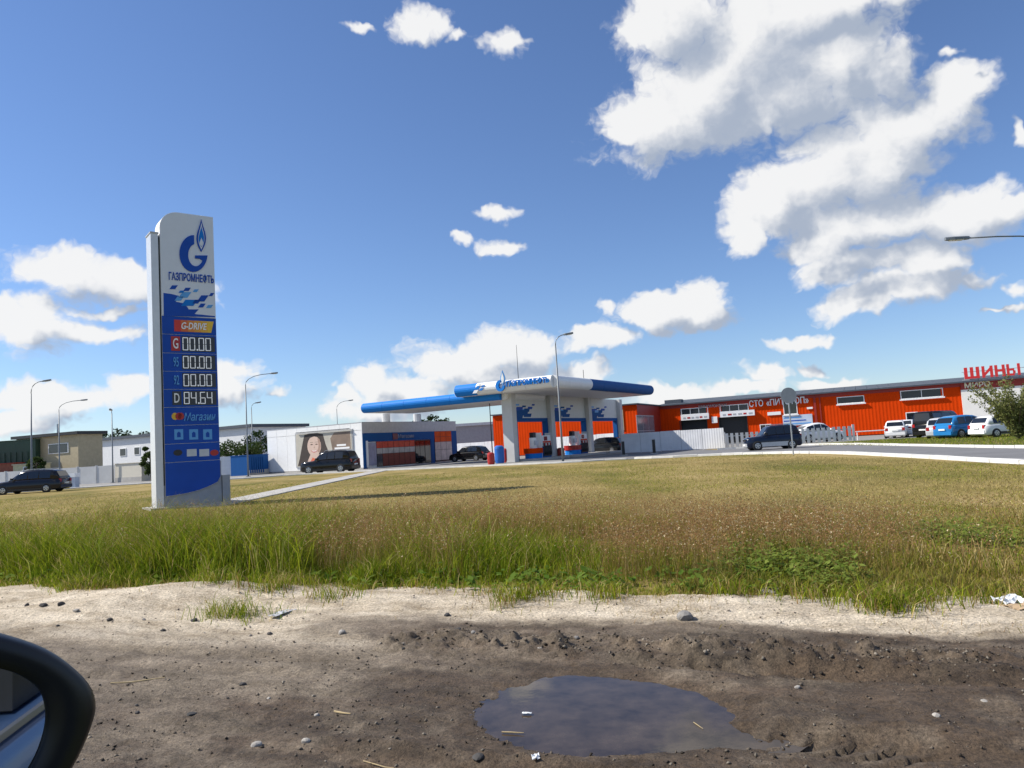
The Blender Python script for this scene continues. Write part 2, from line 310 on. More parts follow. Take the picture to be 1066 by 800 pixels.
# lawn material
def lawn_material(name, c0, c1, c2):
    m = bpy.data.materials.new(name); m.use_nodes = True; t = m.node_tree; b = t.nodes['Principled BSDF']
    geo = nd(t, 'ShaderNodeNewGeometry'); mp = nd(t, 'ShaderNodeMapping'); mp.inputs['Scale'].default_value = (1,.55,1); t.links.new(geo.outputs[0], mp.inputs[0])
    n1 = nd(t, 'ShaderNodeTexNoise', inp={'Scale':.22,'Detail':7,'Roughness':.62}); t.links.new(mp.outputs[0], n1.inputs['Vector'])
    n2 = nd(t, 'ShaderNodeTexNoise', inp={'Scale':7,'Detail':6,'Roughness':.75}); t.links.new(geo.outputs[0], n2.inputs['Vector'])
    r = nd(t, 'ShaderNodeValToRGB'); e = r.color_ramp.elements; e[0].position = .32; e[0].color = (*c0,1); e[1].position = .70; e[1].color = (*c2,1); x = e.new(.5); x.color = (*c1,1); t.links.new(n1.outputs[0], r.inputs[0])
    mr = nd(t, 'ShaderNodeMapRange', inp={1:.25,2:.75,3:.5,4:1.4}); t.links.new(n2.outputs[0], mr.inputs[0])
    sc = nd(t, 'ShaderNodeVectorMath', operation='SCALE'); t.links.new(r.outputs[0], sc.inputs[0]); t.links.new(mr.outputs[0], sc.inputs[3]); t.links.new(sc.outputs[0], b.inputs['Base Color'])
    b.inputs['Roughness'].default_value = .95; b.inputs['Specular IOR Level'].default_value = .1
    bp = nd(t, 'ShaderNodeBump', inp={'Strength':.8,'Distance':.06}); t.links.new(n2.outputs[0], bp.inputs['Height']); t.links.new(bp.outputs[0], b.inputs['Normal'])
    return m
lawnm = lawn_material('lawn', (.115,.115,.028), (.25,.195,.068), (.40,.30,.14))
far_green = lawn_material('verge', (.06,.085,.02), (.10,.115,.03), (.16,.14,.05))
ys = np.geomspace(1.4, 13.5, 480)
o = gridmesh('dirt_road', ys, np.linspace(-1, 1, 680), lambda y: y*.88+2.0, dirt_z, lambda x, y: edge_s(x, y) < 1.3, dirtm, wet_mask); tag(o, 'pale sandy dirt track turning to dark mud around the puddle', kind='structure')
o = gridmesh('lawn', np.concatenate([np.geomspace(3.2, 40, 170), np.geomspace(41, 900, 40)]), np.linspace(-1, 1, 260), lambda y: y*1.15+8, lawn_z, lambda x, y: edge_s(x, y) > -.9, lawnm); tag(o, 'dry mown lawn between the dirt track and the station', kind='structure')
gm = MB().add([(-1500,-300,-.17),(1500,-300,-.17),(1500,1600,-.17),(-1500,1600,-.17)], [(0,1,2,3)]).build('ground', far_green, fix=False); tag(gm, 'flat open ground out to the horizon', kind='structure')
# puddle
pm = bpy.data.materials.new('muddy_water'); pm.use_nodes = True; t = pm.node_tree; b = t.nodes['Principled BSDF']
b.inputs['Roughness'].default_value = .035; b.inputs['IOR'].default_value = 1.33; b.inputs['Specular IOR Level'].default_value = .62
geo = nd(t, 'ShaderNodeNewGeometry'); nz = nd(t, 'ShaderNodeTexNoise', inp={'Scale':5,'Detail':7,'Roughness':.65}); t.links.new(geo.outputs[0], nz.inputs['Vector'])
rp_ = nd(t, 'ShaderNodeValToRGB'); e = rp_.color_ramp.elements; e[0].position = .35; e[0].color = (.03,.022,.016,1); e[1].position = .75; e[1].color = (.085,.063,.045,1); t.links.new(nz.outputs[0], rp_.inputs[0]); t.links.new(rp_.outputs[0], b.inputs['Base Color'])
bp = nd(t, 'ShaderNodeBump', inp={'Strength':.05,'Distance':.01}); t.links.new(nz.outputs[0], bp.inputs['Height']); t.links.new(bp.outputs[0], b.inputs['Normal'])
mb = MB(); mb.add([(.46,4.27,-.034)]+[(.46+1.1*math.cos(a*math.pi/24), 4.27+.9*math.sin(a*math.pi/24), -.034) for a in range(48)], [(0, i+1, (i+1)%48+1) for i in range(48)])
tag(mb.build('puddle', pm, fix=False), 'muddy brown puddle reflecting the sky', kind='structure')
# ------------------------------------------------------------------ paving
def asphalt_mat(name, c, sc=.4):
    m = mat(name, c, .88, var=.16, vscale=sc, bump=.25, bscale=60); return m
asph = asphalt_mat('asphalt', (.155,.155,.16)); fore = asphalt_mat('forecourt_paving', (.24,.235,.225))
def sheet(name, pts, z, m, label):
    o = MB().add([(p[0],p[1],z) for p in pts], [tuple(range(len(pts)))]).build(name, m, fix=False); return tag(o, label, kind='structure')
def spline(pts, n=8):
    out = []; P = [Vector(p) for p in pts]
    for i in range(len(P)-1):
        a, b_, c, d = P[max(i-1,0)], P[i], P[i+1], P[min(i+2,len(P)-1)]
        for k in range(n):
            u = k/n; out.append(.5*((2*b_)+(c-a)*u+(2*a-5*b_+4*c-d)*u*u+(3*b_-a-3*c+d)*u**3))
    return out+[P[-1]]
near_edge = [tuple(G(px,py).xy) for px,py in ((1066,484),(960,477.5),(850,472.5),(760,474),(690,477.2),(640,479),(586,482.3),(475,487),(378,491.5),(300,495.5),(240,499.5),(160,503.5))]
near_edge = [(15.2,-40),(15.0,8)]+near_edge+[(-44,60),(-60,50),(-120,38)]
far_edge_r = [tuple(G(px,py).xy) for px,py in ((1066,466.7),(960,464.6),(868,463.2),(790,466.2),(745,468.6))]
far_edge_r = [(22.3,-40),(22.2,10)]+far_edge_r
ne = [tuple(p) for p in spline(near_edge)]; fe = [tuple(p) for p in spline(far_edge_r)]
road_poly = [p for p in fe]+[(16,66),(9,68),(6,60)]+[p for p in reversed(ne) if p[0] > 3]
sheet('road', road_poly, .006, asph, 'grey asphalt driveway curving from the right towards the station')
yard = [p for p in ne if p[0] < 9]+[(-120,120),(34,120),(30,80),(16.2,64.2),(10,58)]
sheet('forecourt', yard, .002, fore, 'pale paved yard around the filling station')
def kerb(name, pts, label, side=1, w=.22, h=.14, m=kerbm):
    root = tag(thing(name, label, 'kerb'), kind=None)
    pts = [Vector((p[0],p[1],0)) for p in pts]; # resample into stones of about 1.5 m
    out = [pts[0]]; 
    for p in pts[1:]:
        while (p-out[-1]).length > 1.6: out.append(out[-1]+(p-out[-1]).normalized()*1.5)
    mb = []
    for a, b_ in zip(out[:-1], out[1:]):
        d = (b_-a).normalized(); n = Vector((-d.y,d.x,0))*side; g = .012; hh = h+random.uniform(-.008,.008)
        c = MB().rings([[a+d*g+n*0, a+d*g+n*w, a+d*g+n*w+Vector((0,0,hh)), a+d*g+Vector((0,0,hh-.015))], [b_-d*g, b_-d*g+n*w, b_-d*g+n*w+Vector((0,0,hh)), b_-d*g+Vector((0,0,hh-.015))]])
        c.build('kerb_stone', m, root)
    return root
k1 = [p for p in ne if 14 < p[1] and p[0] > 7.4]; k2 = [p for p in ne if -46 < p[0] <= 7.4]
kerb('kerb', k1, 'whitewashed kerb along the lawn side of the driveway', -1)
kerb('kerb', k2, 'low kerb between the lawn and the station forecourt', -1, h=.10)
kerb('kerb', [p for p in fe if p[1] > 14], 'whitewashed kerb on the far side of the driveway', 1)
# verge across the driveway
verge = [p for p in fe if p[1] > 5]+[(21,62.6),(30,62),(44,58),(60,46),(80,20),(40,5)]
sheet('verge', [(p[0]+.2,p[1]) if p[0] > 18 else p for p in verge], .012, far_green, 'green verge between the driveway and the parked cars')
sheet('parking_yard', [(16.5,65),(20,63.2),(30,62.4),(44,58.4),(60,46),(95,40),(95,75),(45,85),(20,100)], .009, fore, 'gravel parking yard in front of the orange building')
path_root = tag(thing('path', None, None, (0,0,0)), 'pale concrete slab path from the price totem to the forecourt', kind='structure')
for i in range(28):
    y0 = 25.4+i*1.2; x0 = -11.3-.012*i
    MB().box((x0,y0,-.01),(x0+1.35,y0+1.17,.035+random.uniform(0,.012))).build('slab', concrete, path_root)
# ------------------------------------------------------------------ price totem
def solve_t(px, o, d):
    r = ray(px, hor(px)); return -(o.x*r.y-o.y*r.x)/(d.x*r.y-d.y*r.x)
TA = R(38); TO = G(163, 531); tu = Vector((math.cos(TA), math.sin(TA), 0)); tn = Vector((math.sin(TA), -math.cos(TA), 0))
def FL(px, py):
    p = onplane(px, py, TO, tn); return ((p-TO).dot(tu), p.z)
def Z1(x, y): return FL(140+x/5, 210+y/5)          # from the enlarged view of the totem's head
tot = thing('price_totem', 'tall white and blue fuel price totem standing on the lawn', 'sign', TO, TA)
X0, X1, TH = .30, 2.15, .70
alu = mat('totem_aluminium', (.62,.64,.67), .38, .25, var=.06); plinth = mat('totem_plinth', (.33,.34,.36), .6, var=.12)
ztop = FL(205, 224)[1]
boxp('column', alu, tot, (0,0,.06), (.24,TH,FL(160,243)[1])); boxp('column_gap', dark, tot, (.245,.05,.8), (.297,TH-.05,FL(160,246)[1]))
boxp('column_cap', grey, tot, (-.02,-.02,FL(160,243)[1]), (.26,TH+.02,FL(160,243)[1]+.05))
boxp('plinth', concrete, tot, (-.25,-.35,-.03), (2.75,TH+.3,.07)); boxp('base_panel', plinth, tot, (.243,.06,.07), (2.2,TH-.06,1.55))
boxp('post', plinth, tot, (2.22,.02,.06), (2.49,TH,1.02))
def face_prism(poly, name, m, par=tot, y0=0, d=.02, smooth=False):
    return MB().prism(poly, (0,y0,0), (1,0,0), (0,0,1), (0,-1,0), d).build(name, m, par)
rad = .62; body = [(X0, .9)] + [(X0+rad-rad*math.cos(a*math.pi/20), ztop-rad+rad*math.sin(a*math.pi/20)) for a in range(0, 11)] + [(X1, ztop), (X1, .9)]
zb_l = FL(176, 517)[1]; zb_r = FL(229, 500)[1]
curve = [(X0, zb_l)] + [(X0+(X1-X0)*u, zb_l+(zb_r-zb_l)*(.35*u+.65*u**3)-0.02*math.sin(u*3.14)) for u in (.2,.4,.6,.75,.86,.94)] + [(X1, zb_r+.12)]
shell = curve[::1] + [(X1, ztop)] + [(X0+rad-rad*math.cos(a*math.pi/20), ztop-rad+rad*math.sin(a*math.pi/20)) for a in range(10, -1, -1)]
MB().prism(shell, (0,TH,0), (1,0,0), (0,0,1), (0,-1,0), TH-.012).build('cabinet', white, tot)
zs = [FL(200, y)[1] for y in (330.5,349,368.3,387,405.5,424,442.5,461.5,480.5)]
head = [(X0+.01, zs[0]+.01), (X1-.01, zs[0]+.01), (X1-.01, ztop-.012)] + [(X0+rad-(rad-.01)*math.cos(a*math.pi/20), ztop-rad+(rad-.01)*math.sin(a*math.pi/20)) for a in range(10, -1, -1)]
hp = face_prism(head, 'head_panel', mat('totem_white', (.68,.71,.77), .4, var=.03), y0=.0, d=.012)
panels = []
for i in range(8):
    panels.append(face_prism([(X0+.005, zs[i+1]+.008), (X1-.005, zs[i+1]+.008), (X1-.005, zs[i]-.008), (X0+.005, zs[i]-.008)], 'sign_panel', navy, y0=.002, d=.014))
low = [(x, z) for x, z in curve]; low = [(max(X0+.005,min(X1-.005,x)), z+.01) for x, z in low] + [(X1-.005, zs[8]-.008), (X0+.005, zs[8]-.008)]
face_prism(low, 'sign_panel', navy, y0=.002, d=.014)
face_prism([Z1(*p) for p in ((150,476),(192,482),(232,492),(214,522),(262,532),(282,562),(334,562),(312,586),(419,597),(419,603),(152,596))], 'blue_field', navy, hp, y0=-.012, d=.006)
for (cx, cy, w, h, mm) in ((203,447,30,20,navy),(273,458,28,17,navy),(318,465,22,14,ltblue),(262,487,46,30,ltblue),(232,506,34,22,ltblue),(285,528,64,32,skyblue),(355,505,38,32,navy),(400,485,18,16,navy),(390,547,26,16,ltblue),(350,542,26,20,navy),(322,522,30,20,navy),(245,470,24,12,skyblue)):
    face_prism([Z1(cx-w/2-h*.35, cy+h/2), Z1(cx+w/2-h*.35, cy+h/2), Z1(cx+w/2+h*.35, cy-h/2), Z1(cx-w/2+h*.35, cy-h/2)], 'pattern_piece', mm, hp, y0=-.012, d=.012)
# the round letter with a flame
oc, ic = (306,272), (318,280); G_o = [(oc[0]+73*math.cos(R(a)), oc[1]-96*math.sin(R(a))) for a in range(88, 361, 12)]
G_i = [(ic[0]+40*math.cos(R(a)), ic[1]-58*math.sin(R(a))) for a in range(330, 92, -12)]
emb = face_prism([Z1(*p) for p in G_o+[(379,282),(314,282),(314,297),(338,300)]+G_i], 'emblem', navy, hp, y0=-.012, d=.03)
lens_ = lambda c, w, h, b: [(c[0]+w*math.sin(R(a))*(1 if a < 180 else 1)*(1-.25*math.cos(R(a))), c[1]-h*math.cos(R(a))) for a in range(0, 360, 18)]
def flame(cx, ytop, ybot, w): 
    out = []
    for k in range(11): u = k/10; out.append((cx+w*(math.sin(math.pi*u**1.35))*(1-.1*u), ytop+(ybot-ytop)*u))
    for k in range(9,0,-1): u = k/10; out.append((cx-w*(math.sin(math.pi*u**1.35))*(1-.1*u), ytop+(ybot-ytop)*u))
    return [Z1(*p) for p in out]
face_prism(flame(346,94,264,26), 'flame', navy, emb, y0=-.012, d=.036); face_prism(flame(346,112,252,17), 'flame', mat('totem_white',None), emb, y0=-.012, d=.041)
face_prism(flame(346,130,240,15), 'flame', skyblue, emb, y0=-.012, d=.046); face_prism(flame(346,190,236,9), 'flame', mat('totem_white',None), emb, y0=-.012, d=.051)
def ttext(key, m, par, a, b, y0=-.014, shear=0, depth=.02, name='lettering'):
    (xa, za), (xb, zb) = a, b; return text(key, name, m, par, (xa, y0, za), (1,0,0), (0,0,1), (0,-1,0), xb-xa, zb-za, depth, shear)
a = Z1(178,398); b_ = Z1(412,402); ttext('gn', navy, hp, (a[0], FL(200,294)[1]), (b_[0], FL(200,285)[1]))
# fuel name bar
zz = (FL(200,346)[1], FL(200,334)[1]); xa, xb = Z1(190,0)[0], Z1(412,650)[0]; gr = []
for i in range(6):
    c = np.array((.62,.03,.015))*(1-i/5)+np.array((.80,.50,.03))*(i/5); mm = mat('bar_%d'%i, tuple(c), .4, var=0)
    u0, u1 = xa+(xb-xa)*i/6, xa+(xb-xa)*(i+1)/6; sh = lambda z: (z-zz[0])*.25*(i == 5)
    face_prism([(u0, zz[0]), (u1-(.10 if i == 5 else -.001), zz[0]), (u1, zz[1]), (u0, zz[1])], 'colour_bar', mm, panels[0], y0=-.012, d=.010)
ttext('gd', signwhite, panels[0], (xa+.22, zz[0]+.09), (xb-.28, zz[1]-.08), y0=-.022, shear=.15)
SEG = {'0':'abcdef','8':'abcdefg','4':'fgbc','6':'acdefg'}
def digit(ch, x, z, w, h, par):
    mb = MB(); t_ = w*.135; hw = h/2
    bars = {'a':(x+t_*.6,z+h-t_,x+w-t_*.6,z+h),'d':(x+t_*.6,z,x+w-t_*.6,z+t_),'g':(x+t_*.6,z+hw-t_/2,x+w-t_*.6,z+hw+t_/2),'f':(x,z+hw+.01,x+t_,z+h-.01),'b':(x+w-t_,z+hw+.01,x+w,z+h-.01),'e':(x,z+.01,x+t_,z+hw-.01),'c':(x+w-t_,z+.01,x+w,z+hw-.01)}
    for s in SEG[ch]: p = bars[s]; mb.box((p[0],-.034,p[1]),(p[2],-.022,p[3]))
    return mb.build('digit', led, par)
disp = mat('display_black', (.02,.022,.03), .3, var=0)
for i, (val, key, lm) in enumerate((('00.00','g',red),('00.00','n95',None),('00.00','n92',None),('84.64','D',disp))):
    z0, z1 = zs[i+2]+.10, zs[i+1]-.09; p = panels[i+1]; xd = FL(189,360)[0]; xe = FL(223.5,360)[0]
    dsp = face_prism([(xd,z0-.03),(xe,z0-.03),(xe,z1+.03),(xd,z1+.03)], 'display', disp, p, y0=-.012, d=.010)
    w = (xe-xd-.10)/4.5; k = xd+.03
    for ch in val:
        if ch == '.': MB().box((k,-.034,z0+.01),(k+.05,-.022,z0+.06)).build('decimal_point', led, dsp); k += w*.32
        else: digit(ch, k, z0+.01, w*.80, z1-z0-.02, dsp); k += w*1.02
    xl = FL(178,360)[0]
    if lm: face_prism([(xl,z0-.02),(xd-.05,z0-.02),(xd-.05,z1+.02),(xl,z1+.02)], 'grade_plate', lm, p, y0=-.012, d=.010)
    ttext(key, ltblue if lm is None else signwhite, p, (xl+.06, z0+.06), (xd-.12, z1-.05), y0=-.022)
z0, z1 = zs[6]+.1, zs[5]-.1; xl = FL(178,430)[0]
for cx, mm in ((xl+.12,yellow),(xl+.24,red),(xl+.32,red)): face_prism([(cx+.11*math.cos(a*.7), (z0+z1)/2+.13*math.sin(a*.7)) for a in range(9)], 'fruit_mark', mm, panels[5], y0=-.012, d=.008+.004*(mm is red))
ttext('mag', ltblue, panels[5], (xl+.42, z0+.04), (FL(223,430)[0], z1-.1), y0=-.014, shear=.15)
for k, px in enumerate((186,201.5,216)):
    a = FL(px-4.5,458); b_ = FL(px+4.5,447); icon = face_prism([(a[0],a[1]),(b_[0],a[1]),(b_[0],b_[1]),(a[0],b_[1])], 'service_icon', ltblue, panels[6], y0=-.012, d=.008)
    c = ((a[0]+b_[0])/2, (a[1]+b_[1])/2); face_prism([(c[0]+dx, c[1]+dz) for dx, dz in ((-.06,-.1),(.06,-.1),(.06,.05),(.0,.1),(-.06,.05))], 'pictogram', navy, icon, y0=-.020, d=.004)
for k, (px, mm) in enumerate(((185,dark),(199.5,mat('chip_grey',(.55,.58,.62),.4)),(212.5,mat('chip_grey',None)),(223,red))):
    a = FL(px-5,475.5); b_ = FL(px+5,467.5); chip = face_prism([(a[0],a[1]),(b_[0],a[1]),(b_[0],b_[1]),(a[0],b_[1])] if k in (1,2) else [((a[0]+b_[0])/2+.15*math.cos(q*.63), (a[1]+b_[1])/2+.11*math.sin(q*.63)) for q in range(10)], 'brand_chip', mm, panels[7], y0=-.012, d=.008)
# ------------------------------------------------------------------ street lamps
lampm = mat('lamp_grey', (.17,.19,.21), .5, .2, var=.1); lens = mat('lamp_lens', (.75,.75,.7), .3, var=0)
def lamp(base, h, arm, dirv, rise, label, head=.55, group='street lamps around the station'):
    t_ = thing('street_lamp', label, 'street lamp', base, 0, group); d = Vector(dirv).normalized()
    MB().tube([(0,0,0),(0,0,h*.25),(0,0,h)], [.085,.07,.045], 10).build('pole', lampm, t_, True)
    MB().box((-.16,-.16,-.02),(.16,.16,.05)).build('base_plate', lampm, t_)
    pts = [Vector((0,0,h))+d*arm*u*u*(.75+.25*u)+Vector((0,0,rise*math.sin(u*math.pi/2))) for u in (0,.2,.4,.6,.8,1)]
    MB().tube(pts, .032, 8).build('arm', lampm, t_, True); e = pts[-1]; q = (pts[-1]-pts[-2]).normalized(); sd = Vector((-d.y,d.x,0)); upv = sd.cross(q)
    if upv.z < 0: upv = -upv
    hd = MB().rings([[e+q*a*head+sd*s*w+upv*z for s, z in ((-1,-.05),(1,-.05),(1,.04),(.6,.075),(-.6,.075),(-1,.04))] for a, w in ((-.25,.05),(0,.13),(.6,.15),(1,.07))]).build('lamp_head', lampm, t_)
    MB().rings([[e+q*a*head+sd*s*w+upv*z for s, z in ((-1,-.08),(1,-.08),(1,-.052),(-1,-.052))] for a, w in ((.1,.10),(.8,.09))]).build('lens', lens, hd); return t_
b0 = G(586.3, 482); lamp(b0, 8.15, .75, (1,0,0), .75, 'tall grey street lamp in front of the filling station canopy')
lamp(G(258.5,496.5), 8.4, 2.4, (1,.1,0), .95, 'curved grey lamp with the longest arm, beside the blue container')
lamp(AT(263.5,482,88).xy.to_3d(), 7.5, .6, (1,.6,0), .75, 'smaller straight lamp just behind the one beside the blue container')
lamp(AT(33,495,62).xy.to_3d(), 8.2, 1.0, (1,.2,0), 1.0, 'leftmost grey street lamp, in front of the tan building')
lamp(AT(62,495,77).xy.to_3d(), 7.9, 2.3, (1,.1,0), .9, 'grey street lamp with a long arm over the tan building window')
lamp(AT(117.5,495,78).xy.to_3d(), 7.3, .25, (.3,-1,0), .3, 'thin grey lamp beside the beige shed, its arm pointing at us')
lamp(AT(352.5,475,100).xy.to_3d(), 7.6, 1.7, (1,.1,0), 1.1, 'distant lamp rising behind the white shop roof')
lb = Vector((22.75, 30.6, 0)); lamp(lb, 8.6, 3.4, (-1,0.02,0), .35, 'lamp head reaching into the sky at the right edge', head=.8)
# ------------------------------------------------------------------ filling station: shop
SA = R(-30); au = Vector((math.cos(SA), math.sin(SA), 0)); bu = Vector((-math.sin(SA), math.cos(SA), 0))
KO = AT(378, hor(378), 70); KO.z = 0; KL = -solve_t(279, KO, au); KD = solve_t(475.5, KO, bu); KH = 4.42
def KA(px, py): p = onplane(px, py, KO, bu); return ((p-KO).dot(au), p.z)     # lit side wall
def KB(px, py): p = onplane(px, py, KO, au); return ((p-KO).dot(bu), p.z)     # shaded shop front
shop = thing('shop_building', 'flat roofed white filling station shop with a blue shaded front', 'building', KO, SA)
boxp('wall', white, shop, (-KL+.02,.05,0), (-.05,KD-.02,KH-.12)); boxp('parapet_cap', grey, shop, (-KL-.03,-.03,KH-.06), (.03,KD+.03,KH+.02))
n_p = 9; 
zr = KH-.75
for i in range(n_p):
    x0, x1 = -KL+KL*i/n_p, -KL+KL*(i+1)/n_p
    boxp('wall_panel', white, shop, (x0+.012,-.02,.15), (x1-.012,.05,zr-.015)); boxp('wall_panel', white, shop, (x0+.012,-.02,zr+.015), (x1-.012,.05,KH-.06))
boxp('plinth', concrete, shop, (-KL,-.06,0), (0,.05,.14))
# front: grey parapet, blue band, glazing
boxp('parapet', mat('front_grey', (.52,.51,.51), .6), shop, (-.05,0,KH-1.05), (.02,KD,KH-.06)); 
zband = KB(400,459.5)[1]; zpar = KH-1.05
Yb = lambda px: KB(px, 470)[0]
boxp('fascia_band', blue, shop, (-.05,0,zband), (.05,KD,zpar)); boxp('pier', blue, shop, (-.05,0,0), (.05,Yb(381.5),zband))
boxp('pier', blue, shop, (-.05,Yb(448.5),0), (.05,Yb(452.2),zband)); boxp('pier', blue, shop, (-.05,Yb(470.5),0), (.05,KD,zband))
boxp('downpipe', white, shop, (.06,Yb(380.6),.1), (.16,Yb(382.2),zband+.1))
boxp('advert_board', mat('advert_lilac',(.30,.30,.42),.4,var=.3,vscale=1.2), shop, (-.05,Yb(383),.3), (.03,Yb(391.6),zband-.1))
y0, y1 = Yb(392), Yb(432); nw = 7; zt = zband-.02; redg = mat('window_red', (.62,.08,.045), .2, var=.2, spec=.25); litg = mat('window_pale', (.50,.48,.46), .2, var=.3, vscale=1.5, spec=.25); brick_ = mat('stock_red',(.22,.05,.03),.6,var=.3,vscale=4)
boxp('backing', dark, shop, (-.049,y0,.1), (-.01,Yb(448.4),zband-.005))
for i in range(nw):
    a, b_ = y0+(y1-y0)*i/nw, y0+(y1-y0)*(i+1)/nw
    boxp('pane', redg, shop, (-.008,a+.03,zt-.62), (.012,b_-.03,zt)); boxp('pane', litg, shop, (-.008,a+.03,1.35), (.012,b_-.03,zt-.65)); boxp('pane', brick_ if i > 0 else shopglass, shop, (-.008,a+.03,.15), (.012,b_-.03,1.32))
for a, b_ in ((432.5,437),(437.4,442),(442.4,448)): boxp('door', glass, shop, (-.008,Yb(a),.08), (.02+.02*(a>440),Yb(b_),zt-.1))
y0, y1 = Yb(452.6), Yb(470.2)
org = mat('window_orange', (.66,.10,.03), .2, var=.25, vscale=1.5, spec=.25); pink = mat('window_pink', (.55,.46,.45), .2, var=.3, vscale=1.5, spec=.25)
rows = [(.25,1.35,pink),(1.38,2.2,pink),(2.23,2.75,org),(2.78,zpar-.02,org)]
boxp('backing', dark, shop, (-.049,y0,.1), (.052,y1,zpar))
for i in range(3):
    for (za, zb, mm) in rows: boxp('pane', mm, shop, (.054,y0+(y1-y0)*i/3+.03,za), (.07,y0+(y1-y0)*(i+1)/3-.03,zb))
boxp('shop_sign', mat('sign_dark_red',(.16,.03,.04),.4), shop, (.052,Yb(409),zband+.12), (.10,Yb(414),zpar-.1)); 
kt = text('mag', 'lettering', mat('sign_dim',(.20,.24,.36),.4,var=0), shop, (.052,Yb(414.5),zband+.25), (0,1,0), (0,0,1), (1,0,0), Yb(431)-Yb(414.5), .38, .05)
# poster of a smiling face on the side wall
(xa, za), (xb, zb) = KA(310,486), KA(366.5,448.5); zb = 3.75; za = .55
post = thing('wall_poster', 'large poster of a smiling long haired woman on the white wall', 'poster', KO, SA)
boxp('frame', grey, post, (xa-.12,-.10,za-.12), (xb+.12,-.025,zb+.12)); boxp('light_bar', dark, post, (xa+.2,-.32,zb+.13), (xb-.1,-.22,zb+.19))
boxp('backing', mat('poster_beige',(.50,.47,.40),.6,var=.18,vscale=.5), post, (xa,-.115,za), (xb,-.101,zb))
PW, PH = xb-xa, zb-za
def pp(poly, name, m, d): return MB().prism([(xa+PW*u, za+PH*v) for u, v in poly], (0,-.115,0), (1,0,0), (0,0,1), (0,-1,0), d).build(name, m, post)
ell = lambda cx, cy, rx, ry, n=20: [(cx+rx*math.cos(2*math.pi*k/n), cy+ry*math.sin(2*math.pi*k/n)) for k in range(n)]
hair = mat('poster_hair',(.045,.032,.026),.6,var=.2); skin = mat('poster_skin',(.62,.46,.38),.6,var=.05); lip = mat('poster_lip',(.5,.12,.1),.5); brown = mat('poster_brown',(.22,.16,.12),.6,var=.3,vscale=.6)
pp([(.66,.45),(.78,.42),(.98,.45),(.98,.97),(.70,.97),(.63,.8)], 'picture', brown, .003)
pp([(.16,.97),(.10,.55),(.06,.25),(.02,.02),(.62,.02),(.60,.35),(.54,.65),(.50,.95),(.40,1.0),(.25,1.0)], 'picture', hair, .004)
pp([(.26,.35),(.42,.35),(.50,.10),(.55,.0),(.14,.0),(.20,.12)], 'picture', skin, .006); pp([(.22,.02),(.30,.26),(.36,.20),(.44,.27),(.48,.02)], 'picture', mat('poster_coral',(.62,.14,.07),.6), .008)
pp(ell(.335,.60,.125,.31), 'picture', skin, .010); pp([(.21,.72),(.24,.95),(.34,.99),(.44,.95),(.46,.72),(.42,.86),(.34,.90),(.26,.86)], 'picture', hair, .012)
shade = mat('poster_shade',(.40,.26,.20),.6,var=.1); pp([(.43,.40),(.455,.60),(.44,.80),(.40,.85),(.415,.60),(.39,.42)], 'picture', shade, .011)
for ex in (.290,.380): pp(ell(ex,.655,.030,.020,10), 'picture', shade, .0105); pp(ell(ex,.655,.017,.014,10), 'picture', hair, .012); pp([(ex-.035,.715),(ex+.035,.715),(ex+.02,.728),(ex-.02,.728)], 'picture', brown, .013)
pp([(.322,.545),(.350,.545),(.340,.60)], 'picture', shade, .011); pp([(.27,.48),(.335,.45),(.40,.48),(.37,.42),(.335,.405),(.30,.42)], 'picture', lip, .012); pp([(.285,.473),(.335,.455),(.385,.473),(.36,.44),(.31,.44)], 'picture', signwhite, .0135)
for (u0, v0, w) in ((.74,.55,.16),(.70,.46,.26),(.60,.33,.12),(.74,.33,.20)): pp([(u0,v0),(u0+w,v0),(u0+w,v0+.055),(u0,v0+.055)], 'caption_bar', signwhite, .009)
# ------------------------------------------------------------------ canopy
soffit = mat('canopy_soffit', (.66,.66,.66), .5, var=.05)
def fascia(mb, p0, p1, out, z0, h, bulge=.45):
    p0, p1, out = Vector(p0), Vector(p1), Vector(out); pr = [(0,0)]+[(bulge*math.sin(a*math.pi/10), h/2-h/2*math.cos(a*math.pi/10)) for a in range(1,10)]+[(0,h)]
    return mb.rings([[p+out*a+Vector((0,0,z0+z)) for a, z in pr] for p in (p0, p1)])
def canopy(name, label, o, XL, YL, z0, h, front, side):
    t_ = thing(name, label, 'canopy', o, SA)
    boxp('soffit', soffit, t_, (-XL,.0,z0+.02), (0,YL,z0+.25)); boxp('roof_deck', grey, t_, (-XL+.02,.02,z0+.25), (-.02,YL-.02,z0+h-.08))
    for lst, LL, ax in ((front, XL, 0), (side, YL, 1)):
        for (a, b_, mm) in lst:
            k = max(1, round((b_-a)*LL/2.6))
            for i in range(k):
                f0, f1 = LL*(a+(b_-a)*i/k)+.012, LL*(a+(b_-a)*(i+1)/k)-.012
                if ax == 0: fascia(MB(), (-XL+f0,0,0), (-XL+f1,0,0), (0,-1,0), z0, h).build('fascia', mm, t_, False)
                else: fascia(MB(), (0,f0,0), (0,f1,0), (1,0,0), z0, h).build('fascia', mm, t_, False)
    fascia(MB(), (-XL,0,0), (-XL,YL,0), (-1,0,0), z0, h, .3).build('fascia', white, t_); fascia(MB(), (0,YL,0), (-XL,YL,0), (0,1,0), z0, h, .3).build('fascia', white, t_)
    return t_
CO = AT(580, hor(580), 57.5); CO.z = 0; CX = -solve_t(479, CO, au); CY = solve_t(680, CO, bu)
zu = 1.5+(hor(580)-403.5)*57.5/772; zt_ = 1.5+(hor(580)-390.3)*57.5/772
fsh = mat('fascia_white', (.78,.79,.80), .35, var=.03)
can = canopy('canopy', 'high white and blue fuel canopy on square columns', CO, CX, CY, zu, zt_-zu, [(0,.235,skyblue),(.235,1,fsh)], [(0,.30,fsh),(.30,1,blue)])
